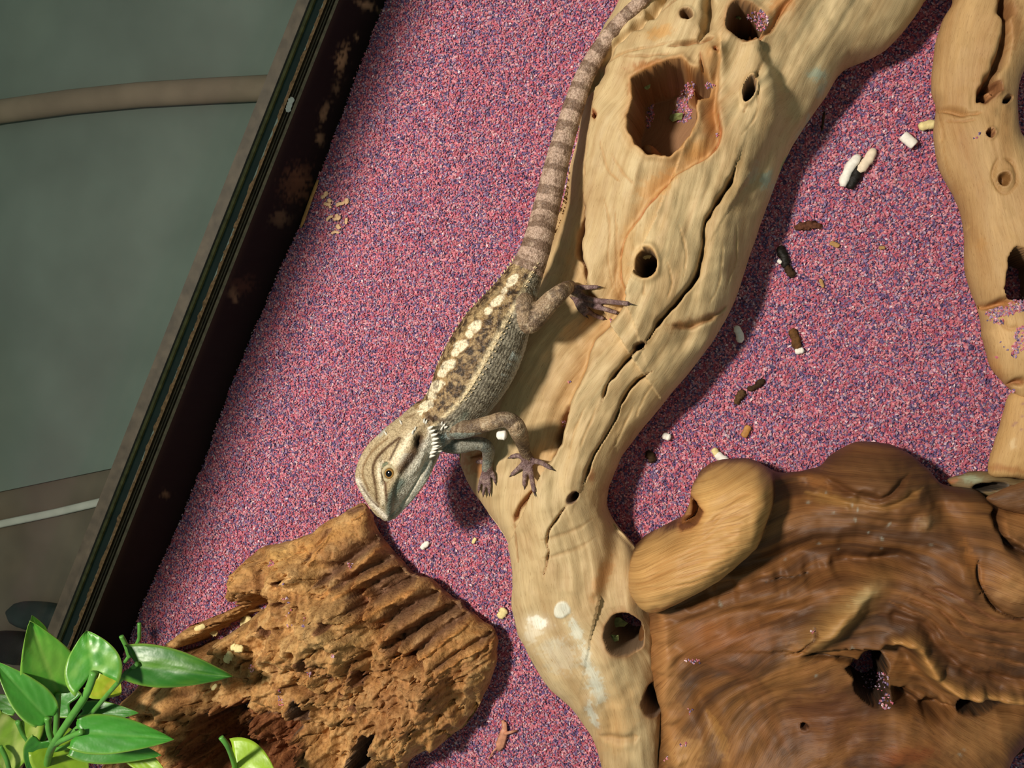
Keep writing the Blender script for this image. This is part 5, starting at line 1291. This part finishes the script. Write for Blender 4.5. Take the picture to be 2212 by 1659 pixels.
bent(1546, 977, 20, 14, 60, 0, PELY, 'chalk_pellet', 'yellow chalk end above the pale lobe of the stump', 'pellet', seed=10)
bent(1717, 733, 46, 18, 72, .1, plain_mat('brown_dropping', L(96, 64, 34), .8, .2, 900, .4, .5, .0006), 'reptile_dropping', 'curved brown dropping with a white tip on open sand', 'dropping', seed=11, lump=.25)
bent(1727, 758, 20, 13, -10, 0, PEL, 'chalk_pellet', 'small white tip on the curved brown dropping', 'pellet', seed=12)
bent(1692, 555, 48, 17, 72, .05, DRB, 'reptile_dropping', 'black crumbly dropping with a white fleck beside the branch', 'dropping', seed=13, lump=.45)
bent(1705, 586, 30, 14, 55, .05, DRP, 'reptile_dropping', 'small dark crumb at the lower end of the black crumbly dropping', 'dropping', seed=14, lump=.5)
bent(1684, 565, 11, 8, 30, 0, PEL, 'chalk_pellet', 'tiny white fleck on the black crumbly dropping', 'pellet', seed=15)
bent(1745, 489, 58, 15, -4, .1, plain_mat('sandy_dropping', L(92, 56, 40), .85, .15, 900, .5, .5, .0006), 'reptile_dropping', 'flattened reddish dropping half covered by sand grains', 'dropping', seed=16, lump=.6, flat=.4)
bent(1598, 858, 34, 15, -60, .05, plain_mat('mottled_dropping', L(86, 62, 40), .85, .15, 900, .5, .5, .0006), 'reptile_dropping', 'mottled brown dropping, thick end of a broken pair on sand', 'dropping', seed=17, lump=.4)
bent(1633, 832, 42, 11, -32, -.1, DRP, 'reptile_dropping', 'thin dark dropping, slender end of a broken pair on sand', 'dropping', seed=18, lump=.4)
bent(1405, 986, 28, 15, 65, 0, DRP, 'reptile_dropping', 'small brown dropping below the tiny squarish white pellet', 'dropping', seed=19, lump=.4)
bent(1803, 528, 22, 10, 20, 0, FLK, 'dry_flake', 'small tan flake near the flattened reddish dropping', 'flake', seed=20, lump=.4, flat=.4)
bent(1905, 535, 14, 7, 0, 0, FLK, 'dry_flake', 'tiny tan crumb alone on sand right of the flattened dropping', 'flake', seed=21, lump=.4, flat=.4)
bent(1612, 932, 28, 14, -65, 0, plain_mat('amber_flake', L(172, 120, 62), .6, .3, 700, .25), 'dry_flake', 'amber dry flake on sand above the stump', 'flake', seed=22, flat=.35)
bent(918, 1178, 22, 12, -40, 0, PEL, 'chalk_pellet', 'small white chip on sand right of the lizard snout', 'pellet', seed=23, lump=.4)
bent(1024, 1168, 14, 8, -60, 0, PELY, 'dry_flake', 'small tan chip on sand left of the branch', 'flake', seed=24, flat=.4)
bent(1085, 1325, 24, 18, -50, 0, PELY, 'dry_flake', 'cream chip on sand between bark chunk and branch', 'flake', seed=25, lump=.3, flat=.5)
bent(1775, 612, 20, 7, 70, 0, FLK, 'dry_flake', 'thin tan sliver on open sand', 'flake', seed=26, flat=.4)
bent(1778, 262, 42, 5, 98, 0, DRP, 'twig', 'thin dark twig lying on sand beside the big branch', 'twig', seed=27, lump=.1)
bent(668, 440, 110, 9, -70, 0, plain_mat('straw_sliver', L(176, 130, 76), .6, .3, 500, .2), 'straw', 'thin tan straw lying along the black runner', 'straw', seed=28, lump=.1, flat=.4)
# pale shed skin crumbs beside the runner
SHED = plain_mat('shed_skin', L(222, 180, 140), .7, .2, 700, .25)
r_ = random.Random(5)
for k in range(13):
    x, y = (718 + r_.gauss(0, 15), 438 + r_.gauss(0, 15)) if k < 9 else (728 + r_.gauss(0, 9), 490 + r_.gauss(0, 12))
    bent(x, y, r_.uniform(9, 20), r_.uniform(6, 10), r_.uniform(0, 180), r_.uniform(-.2, .2), SHED, 'shed_skin_flake', 'pale shed skin flake in the crumbly patch near the straw', 'flake', 'shed skin crumbs beside the straw', seed=40 + k, lump=.5, flat=.35)
bent(626, 226, 34, 13, -72, 0, PEL, 'paper_scrap', 'white scrap stuck on the ribs of the black runner', 'scrap', z=ZR, seed=60, lump=.3, flat=.2)
# pale bits on the bark chunk
for (x, y, l_, w_, ro, lb) in ((531, 1343, 28, 22, -60, 'oval cream pellet beside the sandy valley of the bark chunk'), (432, 1356, 24, 13, -20, 'cream pellet on the outlying ridge of the bark chunk'), (459, 1366, 22, 14, 25, 'whitish pellet just right of the one on the outlying ridge'),
                               (512, 1400, 26, 16, 10, 'pale upper crumb of the cluster on the bark chunk'), (494, 1420, 24, 18, -50, 'pale lower crumb of the cluster on the bark chunk'), (463, 1484, 16, 9, -50, 'small pale fleck on the left root of the bark chunk'), (548, 1612, 16, 8, -70, 'small pale chip in the hollow of the bark chunk')):
    bent(x, y, l_, w_, ro, 0, PELY, 'chalk_pellet', lb, 'pellet', z=max(float(ck.zat(x, y)[0]), zg(x, y)), seed=int(x), lump=.3, flat=.6)
bent(1084, 939, 21, 19, 10, 0, PEL, 'chalk_pellet', 'white pellet stuck to the lizard upper front leg', 'pellet', z=.0505, seed=71, lump=.1)
bent(1397, 553, 20, 12, -10, .1, PELY, 'chalk_pellet', 'cream crumb inside the round knot hole of the big branch', 'pellet', z=max(.0, zl(1397, 553) - .001), seed=72, lump=.3)
# insect remains on the sand
ins = empty('insect_remains', tuple(V(1088, 1590, zg(1088, 1590)))); tag(ins, 'dry tan cricket leg and wing on sand beside the branch', 'insect')
zi = zg(1088, 1590)
def bit(name, pts, r, mat, sq=.6):
    v, f = tube([tuple(V(x, y, zi + z)) for x, y, z in pts], r, 8, sq); mesh_obj(name, v, f, mat, ins)
TANI = plain_mat('chitin_tan', L(192, 132, 104), .5, .4, 600, .25)
bit('wing', [(1092, 1560, .0012), (1088, 1585, .0014), (1080, 1610, .0012), (1076, 1622, .001)], [.0004, .0016, .0018, .0006], TANI, .35)
bit('leg', [(1088, 1585, .0016), (1102, 1582, .0022), (1116, 1578, .0012)], [.0007, .0006, .0003], TANI)
bit('leg', [(1078, 1612, .001), (1066, 1622, .0014), (1056, 1640, .0008)], [.0004, .0003, .00025], TANI)
bit('body', [(1086, 1556, .001), (1090, 1572, .0012), (1094, 1588, .001)], [.0006, .001, .0006], TANI)
# scraps of greens in the hollows
GRN = plain_mat('dried_greens', L(138, 146, 92), .7, .2, 500, .3)
def scrap(x, y, r, z, label, seed, wood=log):
    rr = random.Random(seed); P_ = []; n = 9
    for k in range(n):
        a_ = 6.2832 * k / n; q = r * rr.uniform(.55, 1.15); P_.append(V(x + q * math.cos(a_), y + q * .7 * math.sin(a_), z + rr.uniform(0, .0012)))
    c = V(x, y, z + .0012); vs = [tuple(p) for p in P_] + [tuple(c)] + [tuple(p - Vector((0, 0, .0004))) for p in P_] + [tuple(c - Vector((0, 0, .0004)))]
    fs = [(k, (k + 1) % n, n) for k in range(n)] + [(n + 1 + (k + 1) % n, n + 1 + k, 2 * n + 1) for k in range(n)] + [(k, n + 1 + k, n + 1 + (k + 1) % n, (k + 1) % n) for k in range(n)]
    tag(mesh_obj('leaf_scrap', vs, fs, GRN, smooth_shade=False), label, 'leaf scrap')
scrap(1395, 185, 14, max(zl(1395, 190), .004) + .0005, 'pale green leaf scrap at the upper rim inside the big knot hole', 3)
scrap(1462, 252, 17, max(zl(1462, 252), .0) + .001, 'olive leaf scrap on sand inside the big knot hole', 4)
scrap(1596, 38, 6, max(zl(1596, 38), .0) + .001, 'tiny green leaf scrap inside the upper knot hole', 5)
scrap(1336, 1346, 20, max(zl(1336, 1346), .0) + .004, 'upper pale green scrap in the hollow where branch meets stump', 6)
scrap(1326, 1378, 14, max(zl(1326, 1378), .0) + .002, 'lower green scrap in the hollow where branch meets stump', 7)
